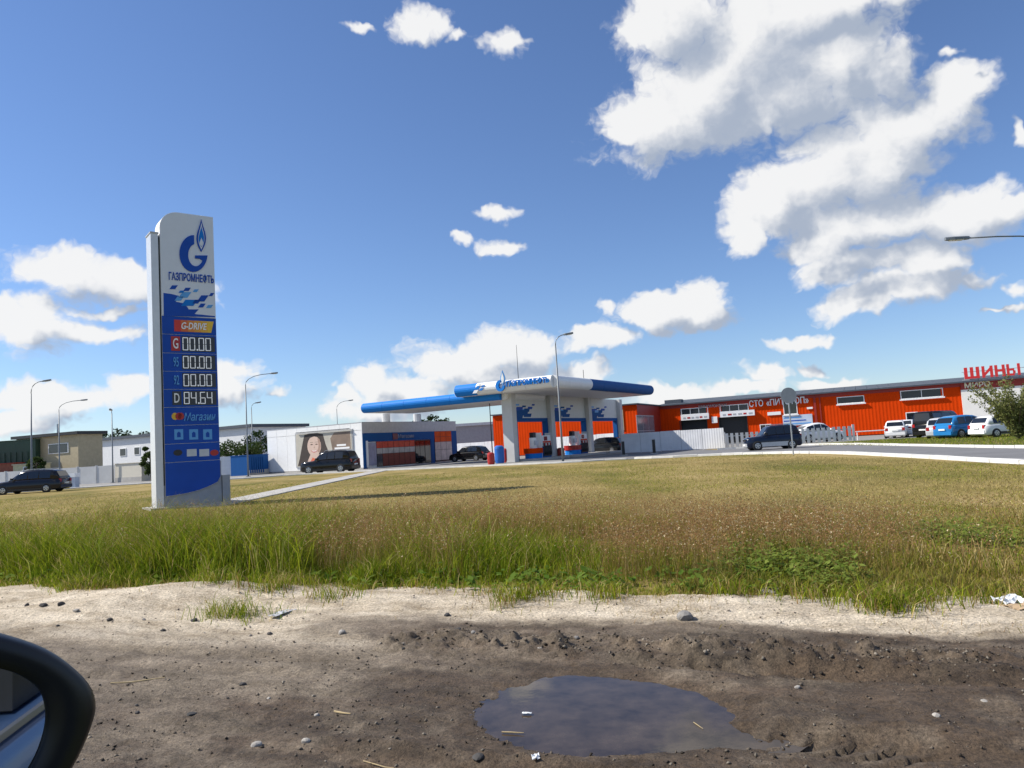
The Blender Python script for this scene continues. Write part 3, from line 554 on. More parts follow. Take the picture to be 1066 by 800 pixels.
def CA(px, py, off=.46): p = onplane(px, py, CO-bu*off, bu); return ((p-CO).dot(au), p.z)
# ragged blue and white pieces, lettering and emblem on the lit fascia
for (px, py, w, h, mm) in ((497,404,.35,.3,skyblue),(499.5,401,.25,.22,fsh),(495,408,.4,.25,fsh),(501,405.5,.3,.2,skyblue),(503,402,.25,.15,skyblue)):
    x, z = CA(px, py); MB().prism([(x-w/2-.1,z-h/2),(x+w/2-.1,z-h/2),(x+w/2+.1,z+h/2),(x-w/2+.1,z+h/2)], (0,-.44,0), (1,0,0), (0,0,1), (0,-1,0), .03).build('pattern_piece', mm, can)
xa, xb = CA(527.5,400)[0], CA(571.5,396)[0]; text('gn', 'lettering', skyblue, can, (xa,-.44,zu+.36), (1,0,0), (0,0,1), (0,-1,0), xb-xa, .50, .12)
ex, ez = CA(521.5,402); oc = (ex, zu+.52)
gp = [(oc[0]+.42*math.cos(R(a)), oc[1]+.46*math.sin(R(a))) for a in range(80,361,14)]+[(oc[0]+.2,oc[1]-.02)]+[(oc[0]+.05+.2*math.cos(R(a)), oc[1]+.24*math.sin(R(a))) for a in range(320,90,-14)]
em = MB().prism(gp, (0,-.47,0), (1,0,0), (0,0,1), (0,-1,0), .14).build('emblem', skyblue, can)
fl = lambda w, zb, zt: [(oc[0]+.25+w*math.sin(math.pi*(k/10)**1.3), zt-(zt-zb)*k/10) for k in range(11)]+[(oc[0]+.25-w*math.sin(math.pi*(k/10)**1.3), zt-(zt-zb)*k/10) for k in range(9,0,-1)]
MB().prism(fl(.22,oc[1]+.05,zt_+.75), (0,-.47,0), (1,0,0), (0,0,1), (0,-1,0), .10).build('flame', ltblue, em); MB().prism(fl(.13,oc[1]+.15,zt_+.6), (0,-.47,0), (1,0,0), (0,0,1), (0,-1,0), .12).build('flame', fsh, em)
MB().tube([(CA(529,395)[0],1.2,zt_-.3),(CA(529,395)[0],1.2,zt_+2.9)], [.035,.015], 6).build('antenna', dark, can)
MB().tube([(-.8,7.5,zt_-.3),(-.8,7.5,zt_+.9)], .025, 6).build('antenna', dark, can)
# columns and the printed walls between them
RO = AT(531, hor(531), 62.2); RO.z = 0; rc = (RO-CO); rx = rc.dot(au)
cols = [solve_t(px, RO, bu)+rc.dot(bu) for px in (531,571.5,611,643.5)]
colm = mat('column_grey', (.55,.55,.54), .5, var=.05); wallp = mat('portal_white', (.66,.66,.63), .5, var=.05)
for y in cols: boxp('column', colm, can, (rx-.35,y-.42,0), (rx+.62,y+.30,zu+.02))
def RP(px, py): p = onplane(px, py, RO+au*.25, au); return ((p-CO).dot(bu), p.z)
for i in range(3):
    a, b_ = cols[i]+.32, cols[i+1]-.44; zo = 3.35
    pw = boxp('printed_wall', wallp, can, (rx-.2,a,zo+.32), (rx+.2,b_,zu+.02))
    boxp('portal_lintel', blue, can, (rx-.22,a,zo), (rx+.24,b_,zo+.318)); boxp('portal_jamb', blue, can, (rx-.22,a,.05), (rx+.24,a+.75,zo-.002)); boxp('portal_jamb', blue, can, (rx-.22,b_-.3,.05), (rx+.24,b_,zo-.002))
    for (u, v, w, h, mm) in ((.14,.12,.24,.30,blue),(.30,.22,.20,.16,blue),(.20,.40,.14,.10,navy),(.40,.34,.12,.10,blue),(.50,.44,.10,.07,navy),(.33,.50,.08,.05,blue),(.60,.58,.06,.05,navy),(.42,.12,.16,.10,blue),(.12,.56,.12,.05,ltblue),(.28,.34,.10,.08,ltblue)):
        yy = a+(b_-a)*u; z = zo+.32+(zu-zo-.32)*v; ww = (b_-a)*w*1.25; hh = (zu-zo-.32)*h*1.5
        MB().prism([(yy-ww/2-hh*.3,z-hh/2),(yy+ww/2-hh*.3,z-hh/2),(yy+ww/2+hh*.3,z+hh/2),(yy-ww/2+hh*.3,z+hh/2)], (rx+.2,0,0), (0,1,0), (0,0,1), (1,0,0), .02+.004*random.random()).build('pattern_piece', mm, pw)
# lower canopy wing over the shop door
WO = AT(381, hor(381), 69.0); WO.z = 0; wl = 15.0
zw = 1.5+(hor(381)-430.5)*69/772; zw2 = 1.5+(hor(381)-420.5)*69/772
wing = canopy('canopy_wing', 'lower canopy wing with a long bright blue edge over the shop', WO+au*wl, wl, 7.0, zw, zw2-zw, [(0,1,skyblue)], [(0,1,white)])
for px in (403.5,436): 
    yy = solve_t(px, KO-au*.9, bu); p = (KO-au*.9+bu*yy)-(WO+au*wl); MB().tube([(p.dot(au),p.dot(bu),KH-.1),(p.dot(au),p.dot(bu),zw+.1)], .42, 12).build('column', colm, wing)
# islands, pumps, bins, bollards
isl = mat('island_blue', (.015,.06,.22), .5)
for i in range(3):
    o_ = CO+au*(rx+.3)+bu*((cols[i]+cols[i+1])/2); it = thing('pump_island', ('blue kerbed fuel island under the %s printed portal from the left' % ('first','second','third')[i]), 'kerb', o_, SA, 'fuel islands'); hl = (cols[i+1]-cols[i])/2-.4
    MB().rings([[(1.9+.0,-hl,0),(1.9,hl,0),(-.6,hl,0),(-.6,-hl,0)], [(1.85,-hl+.05,.18),(1.85,hl-.05,.18),(-.55,hl-.05,.18),(-.55,-hl+.05,.18)]]).build('kerb_block', concrete, it)
    if i == 2: continue
    pt = thing('fuel_pump', ('blue and white fuel pump with black hoses in the %s portal' % ('left','middle')[i]), 'fuel pump', o_+au*.75+bu*(.5)+Vector((0,0,.18)), SA, 'fuel pumps under the canopy')
    boxp('cabinet', blue, pt, (-.32,-.75,0), (.32,.75,.95)); boxp('hose_panel', dark, pt, (.322,-.7,.12), (.36,.7,1.25)); boxp('head', white, pt, (-.28,-.75,.952), (.30,.75,1.9)); boxp('screen', shopglass, pt, (.302,-.5,1.45), (.32,.1,1.8)); boxp('brand_strip', orange, pt, (.302,-.72,1.27), (.318,.72,1.4)); boxp('end_post', white, pt, (-.25,-.95,0), (.25,-.77,2.15)); boxp('end_post', colm, pt, (-.25,.77,0), (.25,.9,2.1))
    for k in range(5):
        y = -.6+k*.28; MB().tube([(.37,y,1.15),(.46,y,.95),(.48,y+.03,.4),(.42,y+.08,.22),(.37,y+.1,.5)], .03, 6).build('hose', black, pt); boxp('nozzle', white if k%2 else red, pt, (.36,y-.05,1.02), (.44,y+.05,1.24))
    gt_ = thing('island_guard', ('rounded white, orange and blue guard at the end of the %s island' % ('left','middle')[i]), 'barrier', o_+au*.7+bu*(-1.35)+Vector((0,0,.18)), SA, 'guards on the fuel islands')
    rg = lambda r, z: [(r*math.cos(k*math.pi/8), r*1.2*math.sin(k*math.pi/8), z) for k in range(16)]
    MB().rings([rg(.72,0),rg(.72,.42)]).build('skirt', skyblue, gt_); MB().rings([rg(.78,.42),rg(.80,.85)]).build('band', orange if i == 0 else red, gt_); MB().rings([rg(.3,.85),rg(.3,1.75)]).build('post', white, gt_); MB().box((-.18,-.25,1.75),(.18,.25,2.2)).build('head', dark, gt_)
    boxp('display', mat('chip_grey',None), gt_, (.28,-.3,1.1), (.36,.3,1.5))
def bin_(name, label, p, r, h, m, lid=None, cat='bin', group=None):
    t_ = thing(name, label, cat, p, 0, group); rr = lambda r, z: [(r*math.cos(k*math.pi/8), r*math.sin(k*math.pi/8), z) for k in range(16)]
    MB().rings([rr(r*.85,0),rr(r,h*.2),rr(r,h*.8)]).build('barrel', m, t_, False); MB().rings([rr(r*1.04,h*.8),rr(r*.95,h*.92),rr(r*.55,h)]).build('lid', lid or m, t_); return t_
bin_('litter_bin', 'red rounded litter bin on the forecourt edge', G(511.5,484), .28, .95, red)
bin_('water_barrel', 'blue drum standing left of the first canopy column', AT(519.8,470,61).xy.to_3d(), .40, 1.45, mat('drum_blue',(.012,.12,.45),.45)); bin_('litter_bin', 'dark red bin half hidden behind the blue drum', AT(526.8,470,62.2).xy.to_3d(), .30, 1.25, red)
bin_('litter_bin', 'dark red bin at the second canopy column', CO+au*(rx+.9)+bu*(cols[1]+.5), .34, .9, ored)
for px, lb_ in ((649,'black bollard nearest the last canopy column'),(681,'black bollard in front of the white fence')):
    t_ = thing('bollard', lb_, 'bollard', AT(px,470,61.5).xy.to_3d(), 0, 'bollards by the white fence'); MB().box((-.11,-.11,0),(.11,.11,1.15)).build('post', black, t_); MB().box((-.3,-.25,-.02),(.3,.25,.06)).build('foot', concrete, t_)
    MB().box((-.115,-.115,1.15),(.115,.115,1.22)).build('cap', grey, t_)
t_ = thing('flag_pole', 'thin dark pole between the shop and the canopy', 'pole', AT(512.5,470,66).xy.to_3d()); MB().tube([(0,0,0),(0,0,5.3)], [.05,.035], 6).build('shaft', dark, t_); MB().box((-.15,-.15,-.02),(.15,.15,.06)).build('foot', concrete, t_)
# ------------------------------------------------------------------ orange warehouse
HA = R(-25); hu = Vector((math.cos(HA), math.sin(HA), 0)); hb = Vector((-math.sin(HA), math.cos(HA), 0))
HO = AT(1003, hor(1003), 80); HO.z = 0
def HL(px, py): p = onplane(px, py, HO, hb); return ((p-HO).dot(hu), p.z)
hz = HL(1003, 397.5)[1]; X_L = HL(688, 440)[0]; X_R = HL(1066,430)[0]+14; X_W = 0.0
wh = thing('orange_warehouse', 'long low orange corrugated garage building with a grey roof', 'building', HO, HA)
def corr(par, name, m, x0, x1, z0, z1, holes, pitch=.36, dep=.012, flip=None):
    """profiled cladding as separate trapezoid ribs, left open at the holes"""
    mb = MB(); x = x0
    while x < x1-.01:
        xe = min(x+pitch, x1); mid = (x+xe)/2; iv = [(z0, z1)]
        for (a, b_, c, d) in holes:
            if a-.02 < mid < b_+.02:
                new = []
                for (lo, hi) in iv:
                    if c > lo: new.append((lo, min(hi, c)))
                    if d < hi: new.append((max(lo, d), hi))
                iv = [(p, q) for p, q in new if q-p > .02]
        for lo, hi in iv:
            prof = [(x,0),(x+.45*pitch,0),(x+.55*pitch,-dep),(x+.92*pitch,-dep),(xe,0)] if xe-x > pitch*.95 else [(x,0),(xe,0)]
            vs = [(a, b_, z) for z in (lo, hi) for a, b_ in prof]; n = len(prof); mb.add(vs, [(i, i+1, n+i+1, n+i) for i in range(n-1)])
        x = xe
    return mb.build(name, m, par, fix=False)
def rect(px0, px1, py0, py1):
    pm_ = (px0+px1)/2; a, b_ = HL(px0,(py0+py1)/2)[0], HL(px1,(py0+py1)/2)[0]; return (a, b_, HL(pm_,py1)[1], HL(pm_,py0)[1])
gate1 = rect(709.5,736.5,437.5,470); gate2 = rect(750,778.5,434,470); gate1 = (*gate1[:2],0,gate1[3]); gate2 = (*gate2[:2],0,gate2[3])
tw1 = rect(709.5,736.5,425.5,431); tw2 = rect(750,778.5,422,427.8)
sw = rect(792,802.5,442.5,451.5); bw = rect(816,829,414.5,431); w1_ = rect(872,899,413.5,419.5); w2_ = rect(938,981,406.3,413.8); dw = rect(944,955,430,440)
holes = [gate1, gate2, tw1, tw2, sw, bw, w1_, w2_, dw]
corr(wh, 'cladding', orange, X_L, X_W, .1, hz-.05, holes)
boxp('core', dark, wh, (X_L+.05,.6,0), (X_R-.05,24,hz-.2))
boxp('side_wall', orange, wh, (X_L-.05,.0,0), (X_L-.002,24,hz-.06))
for k_, (a, b_, c, d) in enumerate(holes):                                  # reveals and frames
    for q in ((a-.08,c-.08,b_+.08,c),(a-.08,d,b_+.08,d+.08),(a-.08,c,a,d),(b_,c,b_+.08,d)):
        if q[1] < 0: continue
        boxp('window_frame', white if k_ > 1 else dark, wh, (q[0],-.06,q[1]), (q[2],.3,q[3]))
def panes(r, n, m=glass):
    a, b_, c, d = r
    for i in range(n): boxp('pane', m, wh, (a+(b_-a)*i/n+.03,.08,c+.02), (a+(b_-a)*(i+1)/n-.03,.12,d-.02))
    for i in range(1, n): boxp('mullion', white, wh, (a+(b_-a)*i/n-.03,.02,c), (a+(b_-a)*i/n+.03,.13,d))
bluegl = mat('window_sky_glass', (.022,.028,.04), .08, var=.2, vscale=.8, spec=.5)
panes(tw1, 3, bluegl); panes(tw2, 3, bluegl); panes(sw, 2); panes(bw, 1); panes(w1_, 1, bluegl); panes(w2_, 2, bluegl); panes(dw, 1, bluegl)
for r in (w1_, w2_, bw): boxp('sill', white, wh, (r[0]-.2,-.22,r[2]-.22), (r[1]+.2,-.07,r[2]-.09))
for r, l in ((rect(709.5,738.5,431.3,437.2),1), (rect(750,786,427.9,433.7),2)):
    s_ = boxp('gate_sign', signwhite, wh, (r[0],-.42,r[2]), (r[1],-.07,r[3])); w = r[1]-r[0]
    for i in range(6): boxp('sign_mark', red if i%3 == 1 else grey, s_, (r[0]+w*(.08+i*.15),-.435,r[2]+.18), (r[0]+w*(.17+i*.15+.02*(i%2)),-.421,r[2]+.38))
r = rect(737.5,738.5,436,438); wl_ = boxp('wall_lamp', signwhite, wh, (HL(743.5,437)[0]-.25,-.25,HL(743.5,438)[1]-.3), (HL(747,437)[0],-.05,HL(743.5,434)[1]))
for (p0, p1, y0, y1) in ((799,813,429,432.3),(840,846,424,426)): r = rect(p0,p1,y0,y1); boxp('small_sign', signwhite, wh, (r[0],-.12,r[2]), (r[1],-.05,r[3]))
r = rect(815,846,432,443); ban = boxp('banner', mat('banner_pale',(.50,.58,.70),.6,var=.2,vscale=.8), wh, (r[0],-.12,r[2]), (r[1],-.06,r[3]))
for i in range(3): boxp('banner_stripe', ltblue if i != 1 else navy, ban, (r[0]+.1,-.13,r[2]+.15+i*.36), (r[1]-.2-.5*i,-.121,r[2]+.27+i*.36))
zc = HL(810,422.0)[1]
for key, p0, p1 in (('sto',779.5,794), ('pit',797.5,841.5)): a = HL(p0,416)[0]; b_ = HL(p1,414)[0]; text(key, 'lettering', signwhite, wh, (a,-.06,zc), (1,0,0), (0,0,1), (0,-1,0), b_-a, .80, .05)
a = HL(727.5,425)[0]; b_ = HL(757,423)[0]; text('shm', 'lettering', mat('dim_letters',(.45,.40,.42),.5,var=0), wh, (a,-.06,HL(742,424.5)[1]+.02), (1,0,0), (0,0,1), (0,-1,0), b_-a, .34, .08)
r = HL(850,440)[0]; boxp('downpipe', ored, wh, (r-.12,-.16,0), (r+.12,-.05,hz-.3)); boxp('downpipe', ored, wh, (r+.5,-.12,0), (r+.62,-.04,hz-.3))
# white shop bay at the right end with red band and roof letters
zb_ = HL(1010,405.5)[1]; boxp('white_bay', mat('bay_white',(.86,.83,.77),.6,var=.04), wh, (X_W+.01,-.16,.1), (X_R,.3,zb_)); boxp('name_band', ored, wh, (X_W+.01,-.20,zb_+.01), (X_R,.3,hz-.06))
text('miro', 'lettering', mat('cream_letters',(.80,.72,.55),.5,var=0), wh, (HL(1004,404)[0],-.20,zb_+.12), (1,0,0), (0,0,1), (0,-1,0), HL(1031,404)[0]-HL(1004,404)[0], .62, .06)
MB().prism([(3.0+.55*math.cos(k*.314),2.3+.6*math.sin(k*.314)) for k in range(20)], (0,-.16,0), (1,0,0), (0,0,1), (0,-1,0), .03).build('wheel_mark', grey, wh); MB().prism([(3.0+.3*math.cos(k*.314),2.3+.34*math.sin(k*.314)) for k in range(20)], (0,-.16,0), (1,0,0), (0,0,1), (0,-1,0), .04).build('wheel_mark', signwhite, wh)
for i in range(4): boxp('bay_window', bluegl, wh, (4.4+i*1.5,-.19,.9), (5.7+i*1.5,-.165,2.6))
# roof: standing-seam sheets
mb = MB()
for i in range(int((X_R-X_L)/1.2)+1):
    x0 = X_L-.2+i*1.2; x1 = min(x0+1.17, X_R+.2)
    MB().rings([[(x0,-.38,hz-.05),(x1,-.38,hz-.05),(x1,-.38,hz+.02),(x0,-.38,hz+.02)], [(x0,12,hz+.92),(x1,12,hz+.92),(x1,12,hz+1.0),(x0,12,hz+1.0)]]).build('roof_sheet', roofm, wh)
MB().rings([[(X_L-.2,12,hz+.92),(X_R+.2,12,hz+.92),(X_R+.2,12,hz+1),(X_L-.2,12,hz+1)],[(X_L-.2,24.4,hz),(X_R+.2,24.4,hz),(X_R+.2,24.4,hz+.08),(X_L-.2,24.4,hz+.08)]]).build('roof_slope', roofm, wh)
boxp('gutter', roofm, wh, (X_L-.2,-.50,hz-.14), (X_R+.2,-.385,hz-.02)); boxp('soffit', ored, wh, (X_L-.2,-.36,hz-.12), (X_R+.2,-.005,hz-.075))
boxp('eave_shade_band', ored, wh, (X_L,-.05,hz-.52), (X_W,-.022,hz-.125)); boxp('roof_vent', roofm, wh, (X_L+.3,1.5,hz+.1), (X_L+2.4,3,hz+.65))  # dark red band paints in the shade under the eave
# letters standing on the roof edge
rs = thing('roof_sign', 'big red letters standing on the roof of the orange building', 'sign', HO, HA); z0 = HL(1030,393)[1]
xs = [HL(p,388)[0] for p in (1003.5,1022,1035.5,1048,1064.5)]; hl = HL(1030,381)[1]-z0
boxp('rail', grey, rs, (xs[0]-.2,.12,z0-.12), (xs[-1]+.4,.2,z0-.04)); boxp('rail', grey, rs, (xs[0]-.2,.12,z0+hl*.6), (xs[-1]+.4,.18,z0+hl*.6+.06))
GL = {'Ш':[(0,0,1,.2),(0,.2,.22,1),(.39,.2,.61,1),(.78,.2,1,1)], 'И':[(0,0,.26,1),(.74,0,1,1)], 'Н':[(0,0,.28,1),(.72,0,1,1),(.28,.41,.72,.61)], 'Ы':[(0,0,.2,1),(.2,0,.56,.18),(.2,.42,.56,.6),(.46,.18,.64,.42),(.80,0,1,1)]}
for i, ch in enumerate('ШИНЫ'):                                   # box letters with welded strokes
    w = (xs[i+1]-xs[i])*.86; mb = MB()
    for (a, b_, c, d) in GL[ch]: mb.box((xs[i]+w*a,-.2,z0+hl*b_), (xs[i]+w*c,-.04,z0+hl*d))
    if ch == 'И': mb.prism([(xs[i]+w*.24,z0+hl*.12),(xs[i]+w*.24,z0+hl*.42),(xs[i]+w*.76,z0+hl*.88),(xs[i]+w*.76,z0+hl*.58)], (0,-.04,0), (1,0,0), (0,0,1), (0,-1,0), .157)
    mb.build('letter', mat('roof_letter_red',(.62,.03,.03),.45,var=.05), rs)
for i in range(6): boxp('strut', grey, rs, (xs[0]+i*1.25,.2,hz-.03), (xs[0]+i*1.25+.06,.26,z0+hl*.6))
# annex in front of the left end
AO = HO+hu*X_L; ad = 10.6; an = AO-hb*ad; AL = -solve_t(514.5, an, hu); ah = 1.5+(hor(658)-421.5)*an.y/772
ann = thing('orange_annex', 'lower orange annex with a glazed gate behind the canopy', 'building', an, HA)
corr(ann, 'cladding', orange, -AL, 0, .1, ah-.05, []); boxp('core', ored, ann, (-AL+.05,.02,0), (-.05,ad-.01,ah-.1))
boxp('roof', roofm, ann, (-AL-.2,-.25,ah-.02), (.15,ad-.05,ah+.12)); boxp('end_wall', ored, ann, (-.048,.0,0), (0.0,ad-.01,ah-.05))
def AE(px, py): p = onplane(px, py, an, hu); return ((p-an).dot(hb), p.z)
y0, y1 = AE(662.5,440)[0], AE(680.5,440)[0]; boxp('gate_frame', grey, ann, (.002,y0,.1), (.05,y1,3.9))
for i in range(3):
    for j in range(2): boxp('pane', mat('gate_glass',(.20,.21,.24),.15,var=.2), ann, (.052,y0+(y1-y0)*i/3+.1,.4+j*1.75), (.08,y0+(y1-y0)*(i+1)/3-.1,2.05+j*1.75))
p0 = solve_t(645.5, an, hu); p1 = solve_t(650.5, an, hu); boxp('yellow_notice', mat('notice_cream',(.75,.62,.30),.5), ann, (p0,-.08,2.3), (p1,-.04,ah-.5))
# white board fences
def board_fence(label, pa, pb, h, step, z0=.05, m=white):
    d = (pb-pa); ln = d.length; t_ = thing('board_fence', label, 'fence', pa, math.atan2(d.y, d.x)); n = int(ln/step)
    for i in range(n):
        corr(t_, 'panel', m, ln*i/n+.02, ln*(i+1)/n-.02, z0+random.uniform(0,.03), h+random.uniform(-.02,.02), [], .22, .010); boxp('post', grey, t_, (ln*i/n-.04,.015,0), (ln*i/n+.04,.08,h-.05))
    boxp('rail', grey, t_, (0,.02,h-.35), (ln,.07,h-.28)); boxp('rail', grey, t_, (0,.02,.4), (ln,.07,.47)); return t_
fencem = mat('fence_white', (.66,.67,.70), .5, var=.12, vscale=1.0)
fa = AT(646,455,69); fa.z = 0; fb = AT(753.5,450,63.8); fb.z = 0
board_fence('solid white sheet metal fence beside the driveway', fa, fb, 1.80, 1.75, m=fencem)
ga = AT(476,466,98); ga.z = 0; gb = AT(640,457,83.2); gb.z = 0
board_fence('white sheet fence seen through the canopy portals', ga, gb, 2.0, 2.2, m=fencem)
pf = thing('picket_fence', 'white picket fence of wide slats behind the dark blue car', 'fence', fb+Vector((.1,0,0)), 0); pe = AT(887.5,441,62.2); pe.z = 0; d = pe-(fb+Vector((.1,0,0))); pf.rotation_euler.z = math.atan2(d.y,d.x); ln = d.length; npk = 25
slat = None
for i in range(npk):
    if slat is None: slat = boxp('picket', fencem, pf, (0,-.03,.08), (.24,0,1.28)); 
    else:
        s_ = slat.copy(); COL.objects.link(s_); s_.location.x = ln*i/npk; s_.rotation_euler.y = random.uniform(-.01,.01)
for z in (.35,1.0): boxp('rail', grey, pf, (0,.002,z), (ln,.05,z+.08))
boxp('post', fencem, pf, (ln-.08,-.05,0), (ln+.1,.05,1.4)); boxp('post', fencem, pf, (-.08,-.05,0), (.0,.06,1.4))
rl = thing('guard_rail', 'thin white rail fence in front of the orange wall', 'railing', AT(890,441,64).xy.to_3d(), R(-8))
MB().tube([(0,0,.75),(6,0,.75)], .04, 6).build('rail', white, rl)
for x in (.1,2.9,5.8): MB().tube([(x,0,-.05),(x,0,.75)], .04, 6).build('post', white, rl)
# ------------------------------------------------------------------ buildings on the left and behind
def simple_building(name, label, px0, px1, pytop, Y0, Y1, m, depth=10, roof=roofm, wins=(), over=.4, rt=.25, slope=0):
    a = AT(px0, hor(px0), Y0); b_ = AT(px1, hor(px1), Y1); a.z = b_.z = 0; d = b_-a; ln = d.length; t_ = thing(name, label, 'building', a, math.atan2(d.y,d.x)); h = 1.5+(hor(px0)-pytop)*Y0/772
    boxp('wall', m, t_, (0,.03,0), (ln,depth,h)); MB().rings([[(-over,-over,h),(ln+over,-over,h),(ln+over,-over,h+rt),(-over,-over,h+rt)],[(-over,depth+over,h+slope),(ln+over,depth+over,h+slope),(ln+over,depth+over,h+rt+slope),(-over,depth+over,h+rt+slope)]]).build('roof', roof, t_)
    boxp('plinth', concrete, t_, (-.02,0,0), (ln+.02,.029,.5))
    for (p0, p1, q0, q1, n) in wins:
        f = lambda p: (p-px0)/(px1-px0)*ln; zf = lambda p, q: 1.5+(hor(p)-q)*(Y0+(Y1-Y0)*(p-px0)/(px1-px0))/772
        x0, x1, z0, z1 = f(p0), f(p1), zf(p0,q1), zf(p0,q0); wf = boxp('window', white, t_, (x0-.08,-.05,z0-.08), (x1+.08,.029,z1+.08))
        for i in range(n): boxp('pane', bluegl, wf, (x0+(x1-x0)*i/n+.04,-.07,z0), (x0+(x1-x0)*(i+1)/n-.04,-.052,z1))
    return t_
tb = simple_building('tan_building', 'tan rendered building with a flat dark roof and one wide window', 17, 81.5, 458, 90, 86, cream, 3.2, dark, [(52,71.5,463.5,472.5,2)], rt=.35)
MB().tube([(4.6,2,5.2),(4.6,2,7.3)], .12, 8).build('flue', steel, tb)
simple_building('white_building', 'long white building with small windows at the left edge of the trees', 82, 262, 461.5, 118, 99, whitewall, 10, roofm, [(131.5,138,467.5,474.5,1),(147.5,153,466,473,1)], rt=.4)
simple_building('grey_hall', 'grey hall with a sloping dark roof edge behind the price totem', 214, 270.5, 453.5, 118, 122, mat('hall_grey',(.30,.32,.36),.7), 14, roofm, [], rt=.3, slope=-.5)
simple_building('grey_shed', 'low grey shed with a pale roof between shop and canopy', 468, 520, 445, 112, 112, mat('shed_grey',(.33,.32,.34),.7), 12, mat('pale_roof',(.6,.6,.6),.6), [], rt=.4)
gc = simple_building('green_container', 'dark green container shed at the left edge', -40, 37, 463, 87.5, 87.5, green, 2.4, green, [], over=.05, rt=.1)
for i in range(12): boxp('rib', green, gc, (i*.68+.1,-.06,.3), (i*.68+.36,-.001,4.1))
simple_building('brick_store', 'low red brick store below the green container', -40, 14, 486, 84.6, 84.6, mat('old_brick',(.30,.10,.06),.85,var=.25,vscale=3), 1.8, ored, [], over=.1, rt=.08)
hut = simple_building('yellow_hut', 'small cream and white cabin behind the concrete wall', 13.5, 44, 484.8, 84.5, 84.5, mat('hut_cream',(.66,.60,.36),.6), 1.5, mat('hut_roof',(.6,.56,.4),.6), [(25,33,487,490.5,1)], over=.1, rt=.1)
def precast(label, px0, px1, Y0, Y1, h, n, m=concrete):
    a = AT(px0, hor(px0), Y0); b_ = AT(px1, hor(px1), Y1); a.z = b_.z = 0; d = b_-a; ln = d.length; t_ = thing('concrete_wall', label, 'wall', a, math.atan2(d.y,d.x))
    for i in range(n): boxp('panel', m, t_, (ln*i/n+.03,0,0), (ln*(i+1)/n-.03,.16,h)); boxp('post', m, t_, (ln*i/n-.12,-.05,0), (ln*i/n+.028,.2,h+.08))
    return t_
precast('grey precast concrete wall in front of the tan building', -30, 120, 84, 79, 1.85, 8, mat('pale_concrete',(.56,.56,.55),.85,var=.12,vscale=.8))
precast('white wall section between the price totem and the blue container', 228, 259, 76, 76, 2.0, 2, whitewall)
sb = simple_building('beige_shed', 'beige box shed with a grey end near the totem', 119.5, 147, 483.6, 78.2, 76.6, beige, 3.5, beige, [], over=.06, rt=.06)
sb2 = simple_building('grey_cabin', 'small grey cabin next to the beige shed', 147.5, 172, 482.5, 78, 79, mat('cabin_grey',(.33,.36,.42),.6), 3, grey, [(151,156,485,492,1)], over=.06, rt=.08)
bc = simple_building('blue_container', 'plain blue container standing left of the shop', 259.5, 279.5, 474.5, 73.5, 76, blue, 2.4, blue, [], over=.04, rt=.06)
for i in range(7): boxp('rib', blue, bc, (i*.3+.06,-.04,.2), (i*.3+.2,-.001,1.8))
cbx = thing('utility_box', 'small white and blue cabinet behind the left car', 'cabinet', AT(76.5,500,66).xy.to_3d(), R(-10)); boxp('housing', mat('box_grey',(.45,.5,.58),.5), cbx, (-.38,-.25,0), (.38,.25,.95)); boxp('cap', white, cbx, (-.42,-.29,.95), (.42,.29,1.3)); boxp('door', white, cbx, (-.3,-.27,.15), (.0,-.252,.85))
# ------------------------------------------------------------------ road sign
rp = G(826, 473.5); rsn = thing('road_sign', 'round road sign seen from behind on a grey pole', 'road sign', rp)
ztop_ = 1.5+(hor(820)-405)*rp.y/772; MB().tube([(0,0,-.05),(0,0,ztop_-.05)], .04, 8).build('pole', steel, rsn)
MB().prism([(.43*math.cos(k*math.pi/16), ztop_-.38+.43*math.sin(k*math.pi/16)) for k in range(32)], (0,-.06,0), (1,0,0), (0,0,1), (0,-1,0), .02).build('plate', mat('sign_back',(.34,.36,.38),.5,.4,var=.12), rsn)
boxp('bracket', steel, rsn, (-.3,-.058,ztop_-.5), (.3,-.042,ztop_-.44)); boxp('bracket', steel, rsn, (-.3,-.058,ztop_-.3), (.3,-.042,ztop_-.24))
